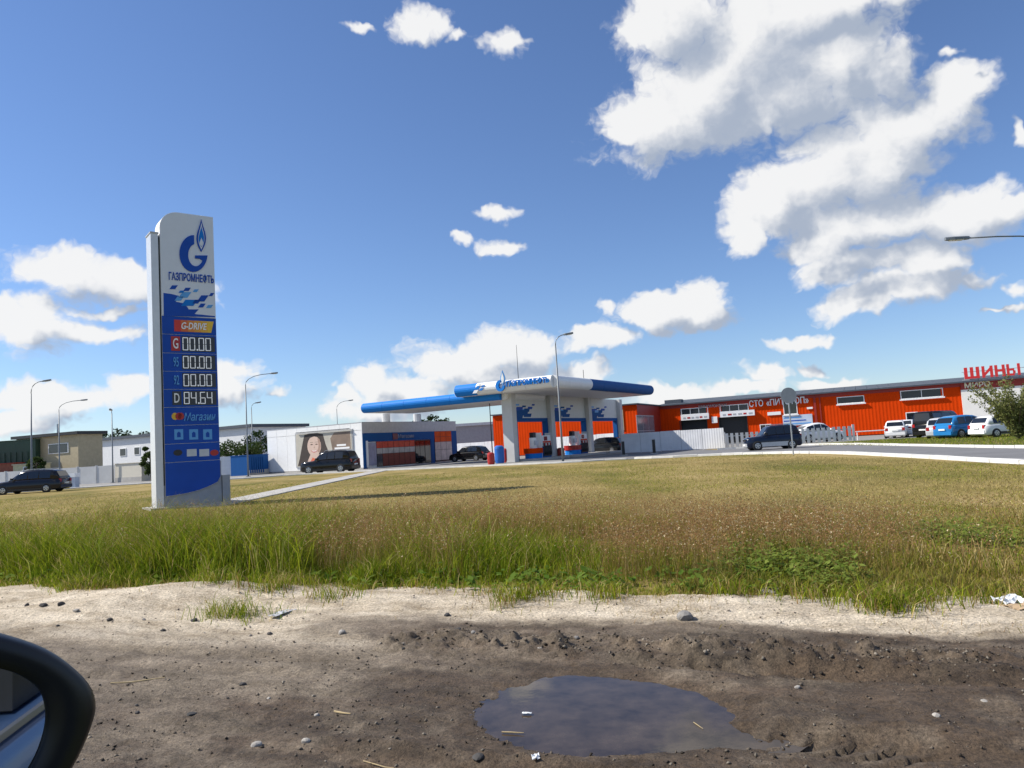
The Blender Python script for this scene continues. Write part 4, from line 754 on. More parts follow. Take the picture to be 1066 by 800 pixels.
# ------------------------------------------------------------------ vehicles
tyre = mat('tyre_rubber', (.02,.02,.02), .85); rimm = mat('rim_alloy', (.45,.46,.48), .3, .8, var=.05); lampr = mat('tail_red', (.35,.01,.01), .2); lampw = mat('head_clear', (.75,.77,.8), .12); plate_ = mat('number_plate', (.75,.75,.75), .4)
PROF = { # belt line and roof line along the length, 0 = rear .. 1 = front
 'suv':   dict(belt=[(0,.56),(.03,.60),(.30,.61),(.62,.60),(.70,.585),(.97,.53),(1,.45)], roof=[(.02,.60),(.07,.93),(.14,.985),(.35,1),(.52,.985),(.60,.93),(.715,.60)], wh=.37, wx=(.19,.82)),
 'wagon': dict(belt=[(0,.52),(.03,.57),(.30,.60),(.62,.60),(.72,.575),(.97,.50),(1,.40)], roof=[(.005,.58),(.07,.90),(.16,.97),(.38,1),(.50,.98),(.58,.92),(.735,.59)], wh=.36, wx=(.19,.81)),
 'hatch': dict(belt=[(0,.52),(.03,.60),(.30,.62),(.66,.61),(.74,.585),(.97,.49),(1,.40)], roof=[(.02,.60),(.10,.90),(.20,.98),(.40,1),(.54,.97),(.62,.90),(.76,.60)], wh=.38, wx=(.18,.81)),
 'sedan': dict(belt=[(0,.52),(.04,.64),(.16,.66),(.30,.63),(.66,.61),(.74,.58),(.97,.49),(1,.40)], roof=[(.12,.66),(.24,.94),(.34,1),(.48,.99),(.57,.92),(.74,.60)], wh=.40, wx=(.19,.81)),
 'coupe': dict(belt=[(0,.56),(.03,.66),(.12,.66),(.30,.60),(.62,.59),(.70,.57),(.97,.50),(1,.42)], roof=[(.04,.67),(.18,.86),(.34,.98),(.46,1),(.56,.95),(.73,.58)], wh=.42, wx=(.19,.81)),
 'van':   dict(belt=[(0,.50),(.02,.54),(.30,.55),(.74,.54),(.82,.52),(.97,.45),(1,.36)], roof=[(.0,.54),(.02,.95),(.06,1),(.40,1.0),(.62,.99),(.70,.95),(.86,.53)], wh=.31, wx=(.18,.83))}
def interp(tab, x): return float(np.interp(x, [p[0] for p in tab], [p[1] for p in tab]))
def car(label, p, head, kind, Lc, Wc, Hc, paint, low=None, rails=False, cat='car', group=None):
    pf_ = PROF[kind]; t_ = thing('parked_car' if cat == 'car' else 'parked_van', label, cat, (p.x,p.y,.01), head, group); zl = .17*1.0; hw = Wc/2
    X = lambda u: (u-.5)*Lc
    us = [0,.012,.04,.10,.18,.28,.40,.50,.60,.68,.74,.80,.88,.95,.985,1]
    def half(u): return hw*(1-.16*max(0,(u-.86)/.14)**2-.10*max(0,(.08-u)/.08)**2)
    rs_ = []
    for u in us:
        w = half(u); zt = interp(pf_['belt'], u)*Hc; zb = zl+(.10 if u in (0,1) else .04 if u in (.012,.985) else 0); cr = .03*Hc
        rs_.append([(X(u),s*y,z) for s, y, z in ((1,w*.90,zb),(1,w*.985,zb+.10),(1,w,zb+(zt-zb)*.45),(1,w*.985,zt-.10),(1,w*.93,zt-.015),(1,w*.55,zt+cr*.5),(-1,w*.55,zt+cr*.5),(-1,w*.93,zt-.015),(-1,w*.985,zt-.10),(-1,w,zb+(zt-zb)*.45),(-1,w*.985,zb+.10),(-1,w*.90,zb))])
    body_ = MB().rings(rs_).build('body', paint, t_, True)
    rf = pf_['roof']; u0, u1 = rf[0][0], rf[-1][0]; gr_ = []; uu = [q[0] for q in rf]
    def top(u): return interp(rf, u)*Hc
    def gh(u, f):   # point on the greenhouse side at height fraction f
        zb = interp(pf_['belt'], u)*Hc-.02; z = zb+(top(u)-zb)*f; k = (z-zb)/(Hc*.40); return half(u)*(.945-.20*k), z
    rs_ = []
    for u in uu:
        w0, z0 = gh(u, 0); w1, z1 = gh(u, .85); w2, z2 = gh(u, 1); rs_.append([(X(u),w0,z0),(X(u),w1,z1),(X(u),w2*.9,z2),(X(u),w2*.5,z2+.012),(X(u),-w2*.5,z2+.012),(X(u),-w2*.9,z2),(X(u),-w1,z1),(X(u),-w0,z0)])
    cab = MB().rings(rs_).build('cabin', paint, t_, True)
    # side glass: front door, rear door, quarter light
    fu = lambda f: (u0+.02)+(u1-u0-.04)*f
    spans = [(.17,.40),(.42,.63),(.65,.88)] if kind != 'van' else [(.05,.33),(.35,.62),(.66,.90)]
    for a, b_ in spans:
        for s in (1,-1):
            ua, ub = fu(a), fu(b_); mb = MB(); cols_ = []
            for u in np.linspace(ua, ub, 5):
                fa_ = .10; ft = .84 if (top(u)-interp(pf_['belt'],u)*Hc) > .2 else .3
                wa, z_a = gh(u, fa_); wt, z_t = gh(u, ft); cols_.append(((X(u),s*(wa+.006),z_a),(X(u),s*(wt+.006),z_t)))
            vs = [v for c_ in cols_ for v in c_]; mb.add(vs, [(2*i,2*i+2,2*i+3,2*i+1) for i in range(4)]); mb.build('side_window', glass, t_, fix=False)
    def screen(ua, ub, sgn, name):
        mb = MB(); vs = []
        for k in range(4):
            u = ua+(ub-ua)*k/3; z = top(u)+.014; w = gh(u, 1)[0]*.86; 
            vs += [(X(u)+sgn*.008,w,z),(X(u)+sgn*.008,-w,z)]
        mb.add(vs, [(2*i,2*i+1,2*i+3,2*i+2) for i in range(3)]); mb.build(name, glass, t_, fix=False)
    screen(rf[-2][0]+.008, rf[-1][0]-.012, 1, 'windscreen')
    screen(rf[0][0]+(rf[1][0]-rf[0][0])*.25, rf[1][0]-(.0 if kind != 'van' else .001), -1, 'rear_window')
    wr = Hc*pf_['wh']/2
    for u in pf_['wx']:
        for s in (1,-1):
            yo = s*(half(u)+.012); c = (X(u), 0, wr)
            MB().rings([[(c[0]+wr*1.14*math.cos(k*math.pi/10), yo-s*d_, wr+wr*1.14*math.sin(k*math.pi/10)) for k in range(20)] for d_ in (.10, .008)]).build('wheel_arch', black, t_)
            wv_ = MB().rings([[(c[0]+r*math.cos(k*math.pi/10), yo+s*d_, wr+r*math.sin(k*math.pi/10)) for k in range(20)] for r, d_ in ((wr*.9,-.18),(wr,-.15),(wr,-.01),(wr*.93,.018))]).build('wheel', tyre, t_)
            MB().rings([[(c[0]+r*math.cos(k*math.pi/10), yo+s*d_, wr+r*math.sin(k*math.pi/10)) for k in range(20)] for r, d_ in ((wr*.64,.0),(wr*.64,.022),(wr*.55,.026))]).build('rim', rimm, wv_)
            for k in range(5):
                a = k*2*math.pi/5; MB().prism([(c[0]+wr*r*math.cos(a+da), wr+wr*r*math.sin(a+da)) for r, da in ((.22,-.5),(.55,-.32),(.55,.05),(.22,.1))], (0,yo+s*.026,0), (1,0,0), (0,0,1), (0,s,0), .004).build('rim_gap', dark, wv_)
    bz = interp(pf_['belt'], .97)*Hc
    for s in (1,-1):
        MB().box((X(.955),s*half(.97)*.62-.12,bz-.22),(X(.992),s*half(.97)*.62+.14 if s>0 else s*half(.97)*.62+.12,bz-.07)).build('headlight', lampw, t_)
        rz_ = interp(pf_['belt'],.03)*Hc; MB().box((X(-.003),s*half(.02)*.80-.10,rz_-.26),(X(.03),s*half(.02)*.80+.11,rz_-.02)).build('tail_light', lampr, t_)
        um = rf[-1][0]-.055; wm, zm = gh(um, .25); MB().box((X(um)-.08,s*(wm+.03)-.02 if s>0 else s*(wm+.03)-.16,zm),(X(um)+.06,s*(wm+.03)+.16 if s>0 else s*(wm+.03)+.02,zm+.14)).build('mirror', paint if low is None else black, t_)
        MB().box((X(.25),s*(hw+.002)-.012,zl+.06),(X(.75),s*(hw+.002)+.012,zl+.20+(.16 if low else 0))).build('side_trim', low or black, t_)
        if rails: MB().tube([(X(.12),s*hw*.62,top(.15)+.02),(X(.16),s*hw*.62,Hc+.05),(X(.50),s*hw*.62,Hc+.05),(X(.54),s*hw*.62,top(.53)+.02)], .022, 6).build('roof_rail', rimm, t_)
        for u in (.45, .66): MB().box((X(u)-.10,s*hw*.99-.012,Hc*.50),(X(u)+.06,s*hw*.99+.022,Hc*.50+.035)).build('door_handle', paint if low is None else black, t_)
    MB().box((X(-.012),-hw*.86,zl+.10),(X(.02),hw*.86,zl+.34)).build('bumper', low or paint, t_); MB().box((X(.978),-hw*.80,zl+.08),(X(1.010),hw*.80,zl+.32)).build('bumper', low or paint, t_)
    MB().box((X(.99),-hw*.45,bz-.24),(X(1.006),hw*.45,bz-.10)).build('grille', black, t_); MB().box((X(-.018),-.26,zl+.42),(X(-.001),.26,zl+.53)).build('number_plate', plate_, t_); MB().box((X(1.008),-.26,zl+.16),(X(1.016),.26,zl+.27)).build('number_plate', plate_, t_)
    return t_
P = lambda n, c, coat=.25: mat(n, c, .16, .0, var=.04, coat=coat, spec=.3)
car('dark navy estate car parked at the left edge of the lawn', AT(33,510,57.5), R(184), 'wagon', 5.1, 1.9, 1.74, P('paint_navy',(.010,.012,.022)), rails=True)
car('shiny black off-roader parked in front of the face poster', AT(344,490,63.5), R(165), 'suv', 4.75, 1.9, 1.85, P('paint_black',(.008,.008,.009)), rails=True)
car('dark hatchback parked right of the shop front', AT(489,478,78), R(150), 'hatch', 4.2, 1.75, 1.55, P('paint_black',None))
car('dark car standing beyond the third portal', AT(627,470,79), R(152), 'wagon', 4.6, 1.8, 1.6, P('paint_charcoal',(.02,.022,.025)))
car('dark blue off-roader with silver sills driving past the white fence', AT(804,468,53.0), R(176), 'suv', 3.75, 1.7, 1.68, P('paint_blue_black',(.008,.014,.035)), low=mat('silver_trim',(.5,.51,.52),.4,.3), rails=True)
car('white sloping-roof car behind the picket fence', AT(852,457,66.5), R(8), 'coupe', 4.4, 1.85, 1.72, P('paint_white',(.78,.79,.80)))
car('white hatchback with its rear to us, leftmost of the parked row', AT(933.5,452,65), R(60), 'hatch', 4.0, 1.7, 1.5, P('paint_white',None))
car('white saloon half hidden by the black van', AT(945,450,67), R(50), 'sedan', 4.3, 1.75, 1.5, P('paint_white',None))
car('tall black van in the middle of the parked row', AT(980,452,59.5), R(30), 'van', 4.9, 1.9, 2.05, P('paint_black',None), cat='van')
car('silver hatchback squeezed between black van and blue car', AT(984,452,55.5), R(48), 'wagon', 4.2, 1.75, 1.5, P('paint_silver',(.50,.52,.55)))
car('bright blue hatchback with the bush behind its bonnet', AT(1005,452,52.8), R(16), 'hatch', 4.0, 1.75, 1.60, P('paint_blue',(.02,.17,.42)))
car('white car mostly hidden behind the bush', AT(1046,447,50), R(6), 'hatch', 4.1, 1.75, 1.45, P('paint_white',None))
# ------------------------------------------------------------------ trees and bush
def leaf_mat(name, trans=.35, rough=.6):
    m = bpy.data.materials.new(name); m.use_nodes = True; t = m.node_tree; b = t.nodes['Principled BSDF']; out = t.nodes['Material Output']
    at = nd(t, 'ShaderNodeAttribute', attribute_name='Col'); t.links.new(at.outputs['Color'], b.inputs['Base Color']); b.inputs['Roughness'].default_value = rough; b.inputs['Specular IOR Level'].default_value = .06
    tr = nd(t, 'ShaderNodeBsdfTranslucent'); t.links.new(at.outputs['Color'], tr.inputs[0]); mx = nd(t, 'ShaderNodeMixShader', inp={0:trans}); t.links.new(b.outputs[0], mx.inputs[1]); t.links.new(tr.outputs[0], mx.inputs[2]); t.links.new(mx.outputs[0], out.inputs[0]); return m
leafm = leaf_mat('leaves'); grassm = leaf_mat('grass_blades', .4); bark = mat('bark', (.13,.10,.075), .9, var=.25, vscale=6)
def leaf_cloud(name, centers, radii, n, size, c0, c1, parent, m=None):
    k = len(centers); idx = RNG.integers(0, k, n); d = RNG.normal(size=(n,3)); d /= np.linalg.norm(d,axis=1)[:,None]; r = RNG.random(n)**.45
    p = np.asarray(centers)[idx]+d*r[:,None]*np.asarray(radii)[idx]; a = RNG.normal(size=(n,3)); a /= np.linalg.norm(a,axis=1)[:,None]; b_ = np.cross(a, RNG.normal(size=(n,3))); b_ /= np.linalg.norm(b_,axis=1)[:,None]
    s = size*(.6+.8*RNG.random(n))[:,None]; v = np.stack([p-a*s, p+b_*s*.45, p+a*s, p-b_*s*.45],1).reshape(-1,3); q = np.arange(4*n).reshape(-1,4)
    mixv = np.clip(RNG.random(n)*.6+.4*RNG.random(k)[idx],0,1)[:,None]; c = np.array(c0)*(1-mixv)+np.array(c1)*mixv; return npmesh(name, v, q, m or leafm, np.repeat(c,4,0), parent)
def tree(label, p, h, w, n, size, c0, c1, trunk=.14, seedy=0, group=None, low=.25, name='tree'):
    t_ = thing(name, label, 'tree', (p.x,p.y,0), random.uniform(0,6), group); mb = MB(); mb.tube([(0,0,-.1),(0,0,h*.3),(random.uniform(-.1,.1)*w,0,h*.85)], [trunk,trunk*.7,trunk*.2], 7); cs = []; rs_ = []
    nb = 14
    for i in range(nb):
        a = i*2.4; f = low+(1-low)*(i+.5)/nb; rr = w*.5*math.sin(math.pi*min(1,.25+.70*(1-f)))*random.uniform(.45,.95); c = Vector((rr*math.cos(a), rr*math.sin(a), h*f*random.uniform(.92,1.02)))
        mb.tube([(0,0,h*f*.7),(c.x*.5,c.y*.5,(h*f*.7+c.z)/2+.05),tuple(c)], [trunk*.4,trunk*.22,trunk*.08], 5); cs.append(tuple(c)); k = w*random.uniform(.15,.26); rs_.append((k,k,k*.8))
    mb.build('trunk', bark, t_); leaf_cloud('crown', cs, rs_, n, size, c0, c1, t_); return t_
DG, MG, LG = (.012,.028,.010), (.03,.055,.016), (.07,.10,.03)
labs = ['leftmost','second','third','fourth','fifth','sixth','seventh']
for i, px in enumerate((90,103,113,125,136,147,158)): tree('dark tree over the white building roof, %s of the row' % labs[i], AT(px,460,150+random.uniform(-6,6)), (8.2,7.4,9.6,8.2,8.5,8.0,8.3)[i], 5.0, 900, .30, DG, MG, .2, group='dark trees behind the white building')
for i, px in enumerate((429,447,455,462)): tree('small dark tree top above the shop roof, %s from the left' % ('first','second','third','fourth')[i], AT(px,450,150), (7.4,8.4,8.0,7.8)[i], 3.6, 600, .28, DG, MG, .2, group='tree tops above the shop roof')
for i, (px, Y, h, w, l) in enumerate(((236,80,3.6,3.4,'green shrub tree against the grey hall beside the totem'),(250.5,84,3.0,2.6,'low green tree left of the curved lamp'),(262,84,3.4,3.0,'rounded green tree behind the blue container'),(272,90,5.0,4.0,'taller dark green tree touching the shop wall'),(38,83.5,3.3,1.8,'small tree beside the tan building wall'),(157,76,3.4,1.8,'slim pale tree behind the totem column'))): tree(l, AT(px,475,Y), h, w, 1500, .16, MG if i != 3 else DG, LG if i != 3 else MG, .1)
# the willow bush at the right edge, built from arching shoots
bp_ = AT(1060,455,42.0); bush = thing('willow_bush', 'feathery green willow bush at the right edge of the road', 'bush', (bp_.x,bp_.y,0)); mb = MB(); pts = []; 
for i in range(80):
    a = random.uniform(0,6.28); ln = random.uniform(1.8,4.5); out = random.uniform(.35,1.15)*ln*.62; q = [Vector((math.cos(a)*out*u**1.3, math.sin(a)*out*u**1.3, ln*(u-.22*u*u))) for u in (0,.25,.5,.75,1)]; mb.tube([tuple(x) for x in q], [.035,.028,.02,.013,.006], 5)
    for u in np.linspace(.15, 1, 16):
        k = min(3,int(u*4)); f = u*4-k; pts.append(q[k].lerp(q[k+1], f))
mb.build('branches', bark, bush); pts = np.array([p[:] for p in pts]); leaf_cloud('leaves', pts, np.full((len(pts),3), .22), 13500, .075, (.10,.13,.035), (.28,.28,.11), bush)
# ------------------------------------------------------------------ grass
def blades(name, x, y, h, w, lean, cols, label, zoff=0.0, tipc=None, zf=lawn_z):
    n = len(x); th = RNG.random(n)*6.2832; ph = RNG.random(n)*6.2832; z = zf(x, y)-.01+zoff
    ux, uy = np.cos(th)*w/2, np.sin(th)*w/2; lx, ly = np.cos(ph)*lean*h, np.sin(ph)*lean*h
    v = np.empty((n,5,3)); b0 = np.stack([x,y,z],1); u = np.stack([ux,uy,0*ux],1); mid = b0+np.stack([lx*.3,ly*.3,h*.58],1); tip = b0+np.stack([lx,ly,h*(1-.25*lean)],1)
    v[:,0] = b0-u; v[:,1] = b0+u; v[:,2] = mid-u*.75; v[:,3] = mid+u*.75; v[:,4] = tip
    i = np.arange(n)[:,None]*5; tr = np.concatenate([i+[0,1,3], i+[0,3,2], i+[2,3,4]],1).reshape(-1,3)
    c = np.repeat(cols[:,None,:],5,1).copy()
    if tipc is not None: c[:,4] = tipc
    return tag(npmesh(name, v.reshape(-1,3), tr, grassm, c.reshape(-1,3)), label, kind='stuff')
def scatter(n, slo, shi, tlo, thi, power=1.0):
    s = slo+(shi-slo)*RNG.random(n)**power; t = tlo+(thi-tlo)*RNG.random(n); x = EN[0]*(s+EC)+ET[0]*(t-TC); y = EN[1]*(s+EC)+ET[1]*(t-TC)
    k = np.abs(x) < y*.80+2.2; return x[k], y[k], s[k], t[k]
def pick(n, *cs, w=None): cs = np.array(cs); return cs[RNG.choice(len(cs), n, p=w)]*(.75+.5*RNG.random((n,1)))
GRN, YGR, OLV, STRAW, BRN = (.13,.20,.012), (.27,.31,.020), (.235,.22,.035), (.48,.38,.17), (.30,.185,.075)
# where along the edge the grass is tall: lush on the left, thin on the right
def tall(t): return .22+.83*sstep(1.4, -4.2, t)
def clump(x, y, f=1.6, lo=-.35, hi=.25): return sstep(lo, hi, fbm(x, y, f, 3))
x, y, s, t = scatter(150000, -.25, 2.6, -13, 10, 1.15); es = edge_s(x, y); k = (es > -.08)&(RNG.random(len(x)) < .25+.75*clump(x,y)); x,y,s,t,es = x[k],y[k],s[k],t[k],es[k]; n = len(x)
hh = tall(t)*(.30+.50*RNG.random(n))*sstep(-.15, .9, es+.25)*(.38+.85*clump(x,y,.9)); c = pick(n, GRN, YGR, OLV, STRAW, w=[.46,.32,.15,.07]); dry = sstep(.4, 2.6, t+1.5*fbm(x,y,.7,3))[:,None]; c = c*(1-dry*.7)+dry*.7*pick(n, OLV, (.25,.20,.08), BRN, w=[.45,.3,.25])
blades('tall_grass', x, y, hh, .007+.004*RNG.random(n), .30+.35*RNG.random(n), c, 'bright green tall grass along the edge of the dirt track')
x, y, s, t = scatter(120000, 1.2, 7.5, -16, 13); k = RNG.random(len(x)) < .10+.90*clump(x,y,.8,-.3,.3); x,y,s,t = x[k],y[k],s[k],t[k]; n = len(x)
hgt = (.18+.36*RNG.random(n))*(.5+.8*clump(x,y,.7))*sstep(7.8, 4.0, s+1.2*fbm(x,y,.4,3)); hgt *= (.45+1.25*sstep(1.5,-6.0,t)); c = pick(n, GRN, OLV, YGR, STRAW, BRN, w=[.18,.34,.18,.16,.14])
blades('meadow_grass', x, y, hgt+.03, .006+.004*RNG.random(n), .35+.4*RNG.random(n), c, 'olive rough grass behind the bright edge')
cx = RNG.uniform(-9, 7, 60); cx = cx-.5*np.sin(cx*2.1); cs_ = RNG.uniform(-.45, .3, 60)-.15*RNG.random(60)**4; j = RNG.integers(0, 60, 9000); ss_ = cs_[j]+RNG.normal(size=9000)*.10; tt = cx[j]+RNG.normal(size=9000)*(.08+.3*RNG.random(60)[j]**2); x = EN[0]*(ss_+EC)+ET[0]*(tt-TC); y = EN[1]*(ss_+EC)+ET[1]*(tt-TC); n = len(x)
blades('edge_grass', x, y, (.07+.16*RNG.random(n))*(.6+.6*RNG.random(60)[j]), .006+.003*RNG.random(n), .4+.6*RNG.random(n), pick(n, GRN, YGR, OLV, STRAW, BRN, w=[.28,.28,.2,.16,.08]), 'short tufts spilling from the grass onto the sand', zf=dirt_z)
x, y, s, t = scatter(2600, .25, 3.2, -12, -1.2); k = RNG.random(len(x)) < sstep(.5,-4,t)*clump(x,y,1.0,-.1,.3); x,y,t = x[k],y[k],t[k]; n = len(x); blades('reed_grass', x, y, (.45+.55*RNG.random(n)), .011+.008*RNG.random(n), .25+.55*RNG.random(n), pick(n, YGR, (.34,.36,.08), (.18,.24,.03), STRAW, w=[.4,.25,.25,.1]), 'coarse broad reeds rising out of the tall grass on the left')
# haze of brown seed heads
x, y, s, t = scatter(62000, .6, 6.0, -13, 7.0); dens = sstep(5.8, 3.0, s)*sstep(-9.5, -3.5, t+1.5*fbm(x,y,.35,3))*sstep(4.6, 2.2, t+1.2*fbm(x,y,.4,3)); k = RNG.random(len(x)) < .08+.92*dens*clump(x,y,.7,-.35,.2); x,y,s,t = x[k],y[k],s[k],t[k]; n = len(x)
hs = (.42+.38*RNG.random(n))*(.62+.38*sstep(3.5,-2.5,t)); z = lawn_z(x,y); th = RNG.random(n)*6.283; ph = RNG.random(n)*6.283; ln = .22*hs; tip = np.stack([x+np.cos(ph)*ln, y+np.sin(ph)*ln, z+hs],1); b0 = np.stack([x,y,z],1); wv = np.stack([np.cos(th),np.sin(th),0*th],1)*.0016
V = [np.stack([b0-wv, b0+wv, tip],1).reshape(-1,3)]; C = [np.repeat(pick(n, BRN, STRAW, OLV, w=[.6,.2,.2]),3,0)]; ns = 9
for j in range(ns):
    f = .68+.34*RNG.random(n); cc = b0+(tip-b0)*f[:,None]+RNG.normal(size=(n,3))*np.array([.032,.032,.03]); a = RNG.normal(size=(n,3))*.0058; b_ = RNG.normal(size=(n,3))*.0058; V.append(np.stack([cc-a, cc+a, cc+b_],1).reshape(-1,3)); C.append(np.repeat(pick(n, (.30,.165,.075), (.40,.25,.11), (.70,.58,.38), w=[.60,.31,.09]),3,0))
V = np.concatenate(V); tag(npmesh('seed_grass', V, np.arange(len(V)).reshape(-1,3), grassm, np.concatenate(C)), 'thin stalks with reddish brown seed heads behind the green grass', kind='stuff')
# mown lawn: short dry blades, thinning with distance
n = 170000; yy = np.exp(RNG.uniform(math.log(9), math.log(46), n)); xx = RNG.uniform(-.82,.82,n)*(yy+1); s, t = st(xx, yy); k = (s > 2.0)&((xx < 14.6)|(yy > 60))&~((np.abs(xx+10.7) < .85)&(yy > 25)); xx, yy = xx[k], yy[k]; n = len(xx); g = fbm(xx, yy*.6, .22, 5, .65)[:,None]; gm_ = sstep(-.25,.3,g+.25*sstep(-4,-12,xx)[:,None])
gm_ = gm_*.75; c = pick(n, OLV, GRN, YGR)*gm_+(1-gm_)*pick(n, STRAW, (.38,.285,.125), (.30,.235,.09), w=[.4,.4,.2]); blades('lawn_grass', xx, yy, .035+.05*RNG.random(n), .006+.00045*yy, .8+.6*RNG.random(n), c, 'short dry mown grass of the lawn')
# broad-leaved weeds at the right and tufts in the sand
def weeds(name, cx, cy, n, rs, size, c0, c1, label, zf=lawn_z, hmax=.25):
    j = RNG.integers(0, len(cx), n); x = np.asarray(cx)[j]+RNG.normal(size=n)*rs; y = np.asarray(cy)[j]+RNG.normal(size=n)*rs; p = np.stack([x, y, zf(x,y)+.02+hmax*RNG.random(n)*np.exp(-((x-np.asarray(cx)[j])**2+(y-np.asarray(cy)[j])**2)/(2*rs*rs))],1)
    th = RNG.random(n)*6.283; d = np.stack([np.cos(th),np.sin(th),RNG.uniform(-.2,.7,n)],1); sd = np.stack([-np.sin(th),np.cos(th),RNG.uniform(-.3,.3,n)],1); L_ = size*(.6+.8*RNG.random(n))[:,None]
    v = np.stack([p, p+d*L_*.5+sd*L_*.30, p+d*L_, p+d*L_*.5-sd*L_*.30],1).reshape(-1,3); mixv = RNG.random((n,1)); c = np.array(c0)*(1-mixv)+np.array(c1)*mixv
    return tag(npmesh(name, v, np.arange(4*n).reshape(-1,4), grassm, np.repeat(c,4,0)), label, kind='stuff')
x, y, s, t = scatter(900, .3, 4.2, 1.6, 9); k = clump(x,y,1.1,-.1,.3) > .4; weeds('weeds', x[k], y[k], 15000, .16, .055, (.10,.155,.022), (.24,.29,.06), 'broad-leaved green weeds among the dry grass on the right')
x, y, s, t = scatter(160, .05, 1.0, -12, 2); weeds('weeds', x, y, 2600, .12, .085, (.08,.15,.02), (.17,.24,.04), 'leafy weeds at the foot of the tall grass', hmax=.2)
x, y, s, t = scatter(160, 2.4, 4.5, 5.5, 10); weeds('weeds', x, y, 3000, .2, .05, (.10,.14,.03), (.30,.29,.12), 'pale weeds on the rough ground at the far right')
for (px, py, nb, sp, hm, lb_) in ((238,641,260,.16,.17,'green grass tuft growing alone in the sand'),(262,642,160,.22,.10,'thin low tuft beside the lone green tuft')):
    c0 = G(px, py); xx = c0.x+RNG.normal(size=nb)*sp; yy = c0.y+RNG.normal(size=nb)*sp*.6; t_ = blades('grass_tuft', xx, yy, hm*(.5+RNG.random(nb)), np.full(nb,.006), .5+.5*RNG.random(nb), pick(nb, GRN, YGR, STRAW, w=[.4,.4,.2]), lb_, zf=dirt_z); pass
# sprigs and dry stems over the sandy margin
x, y, s, t = scatter(9000, -1.1, .3, -9, 9, .6); k = clump(x,y,2.2,-.1,.4) > .35; x, y = x[k], y[k]; n = len(x); blades('sand_sprigs', x, y, .03+.07*RNG.random(n), np.full(n,.004), .8+.6*RNG.random(n), pick(n, STRAW, OLV, BRN), 'dry sprigs scattered over the sandy margin', zf=dirt_z)
vx = RNG.uniform(22.6, 44, 30000); vy = RNG.uniform(14, 61, 30000); k = (vx < 22.6+(vy-14)*.6+6)&(np.abs(vx) < .8*vy+1)&(vy < 61-(vx-22)*.12); vx, vy = vx[k], vy[k]; n = len(vx); blades('verge_grass', vx, vy, .06+.12*RNG.random(n), .02+.0*vx, .6+.4*RNG.random(n), pick(n, GRN, YGR, OLV, STRAW, w=[.35,.3,.2,.15]), 'green grass on the verge before the parked cars', zf=lambda x, y: 0*x+.015)
# ------------------------------------------------------------------ stones, clods, litter
stone_m = [mat('stone_dark',(.055,.052,.05),.9,var=.3,vscale=30), mat('stone_grey',(.20,.19,.18),.9,var=.3,vscale=30), mat('stone_pale',(.33,.31,.28),.9,var=.25,vscale=30)]
def rock(n=1, r=.05):
    bm = bmesh.new(); bmesh.ops.create_icosphere(bm, subdivisions=2, radius=r); sq = Vector((random.uniform(.8,1.3), random.uniform(.7,1.1), random.uniform(.5,.75))); ax = [Vector((random.gauss(0,1),random.gauss(0,1),random.gauss(0,1))).normalized() for _ in range(7)]; cut = [random.uniform(.55,.9)*r for _ in ax]
    for v in bm.verts:
        for a, c_ in zip(ax, cut):
            d = v.co.dot(a)
            if d > c_: v.co -= a*(d-c_)*.9
        v.co = Vector((v.co.x*sq.x, v.co.y*sq.y, v.co.z*sq.z))
    me = bpy.data.meshes.new('stone'); bm.to_mesh(me); bm.free(); return me
STONES = [ # pixel, size in metres, tone, which one
 (28,634,.06,0,'dark stone at the left end of the row below the grass'),(45,633,.075,0,'dark flat stone second in the row below the grass'),(63,632,.06,0,'dark upright stone third in the row below the grass'),(79,633,.06,2,'pale stone in the row of dark stones'),(114,631,.055,0,'black stone on the grey ash heap'),(202,633,.06,0,'black stone left of the lone grass tuft'),
 (60,651,.035,0,'small dark stone below the row of stones'),(170,657,.05,0,'dark stone standing alone on pale sand below the tuft'),(150,646,.03,1,'small grey stone on the slope of the ash heap'),(281,661,.04,0,'dark pebble on the sand right of the tuft'),(356,659,.055,2,'pale broken stone on the sand in mid track'),(466,641,.05,0,'dark stone near the clumps at the grass edge'),
 (199,745,.045,0,'dark pebble in mid left of the mud'),(143,743,.025,0,'small dark pebble right of the mirror'),(142,735,.025,0,'small dark pebble just above another, near the mirror'),(267,776,.045,2,'pale grey stone at the bottom left of the mud'),(318,773,.045,2,'pale angular stone right of another at the bottom'),(261,662,.03,1,'grey pebble on sand'),(253,713,.035,0,'dark pebble amid the damp soil'),(280,727,.02,2,'tiny pale pebble on damp soil'),
 (476,657,.055,0,'dark flat stone on the edge of the mud'),(493,660,.045,1,'grey stone beside the dark flat stone'),(420,675,.03,0,'dark pebble left of the clod ridge'),(562,676,.04,2,'pale pebble on the clod ridge'),(600,664,.035,1,'grey pebble behind the clod ridge'),(498,797,.05,0,'dark stone at the bottom edge below the puddle'),(800,618,.16,1,'largest grey stone, in the grass edge at right'),(713,639,.13,1,'flat grey slab lying on the sand strip'),(330,745,.03,2,'pale pebble left of the puddle'),(990,632,.05,2,'pale stone on the sand at right'),(830,716,.03,2,'straw-coloured pebble on the mud right of the puddle'),(975,747,.035,2,'pale pebble low on the right of the mud'),(1024,730,.025,2,'tiny white pebble far right on the mud')]
for (px, py, r, tone, lb_) in STONES:
    p = G(px, py); p = G(px, py, float(dirt_z(np.array([p.x]), np.array([p.y]))[0])); r *= .62; me = rock(1, r); me.materials.append(stone_m[tone]); o = link('stone', me, None, (p.x, p.y, float(dirt_z(np.array([p.x]), np.array([p.y]))[0])+r*.22)); o.rotation_euler.z = random.uniform(0,6); tag(o, lb_, 'stone', 'stones on the dirt track')
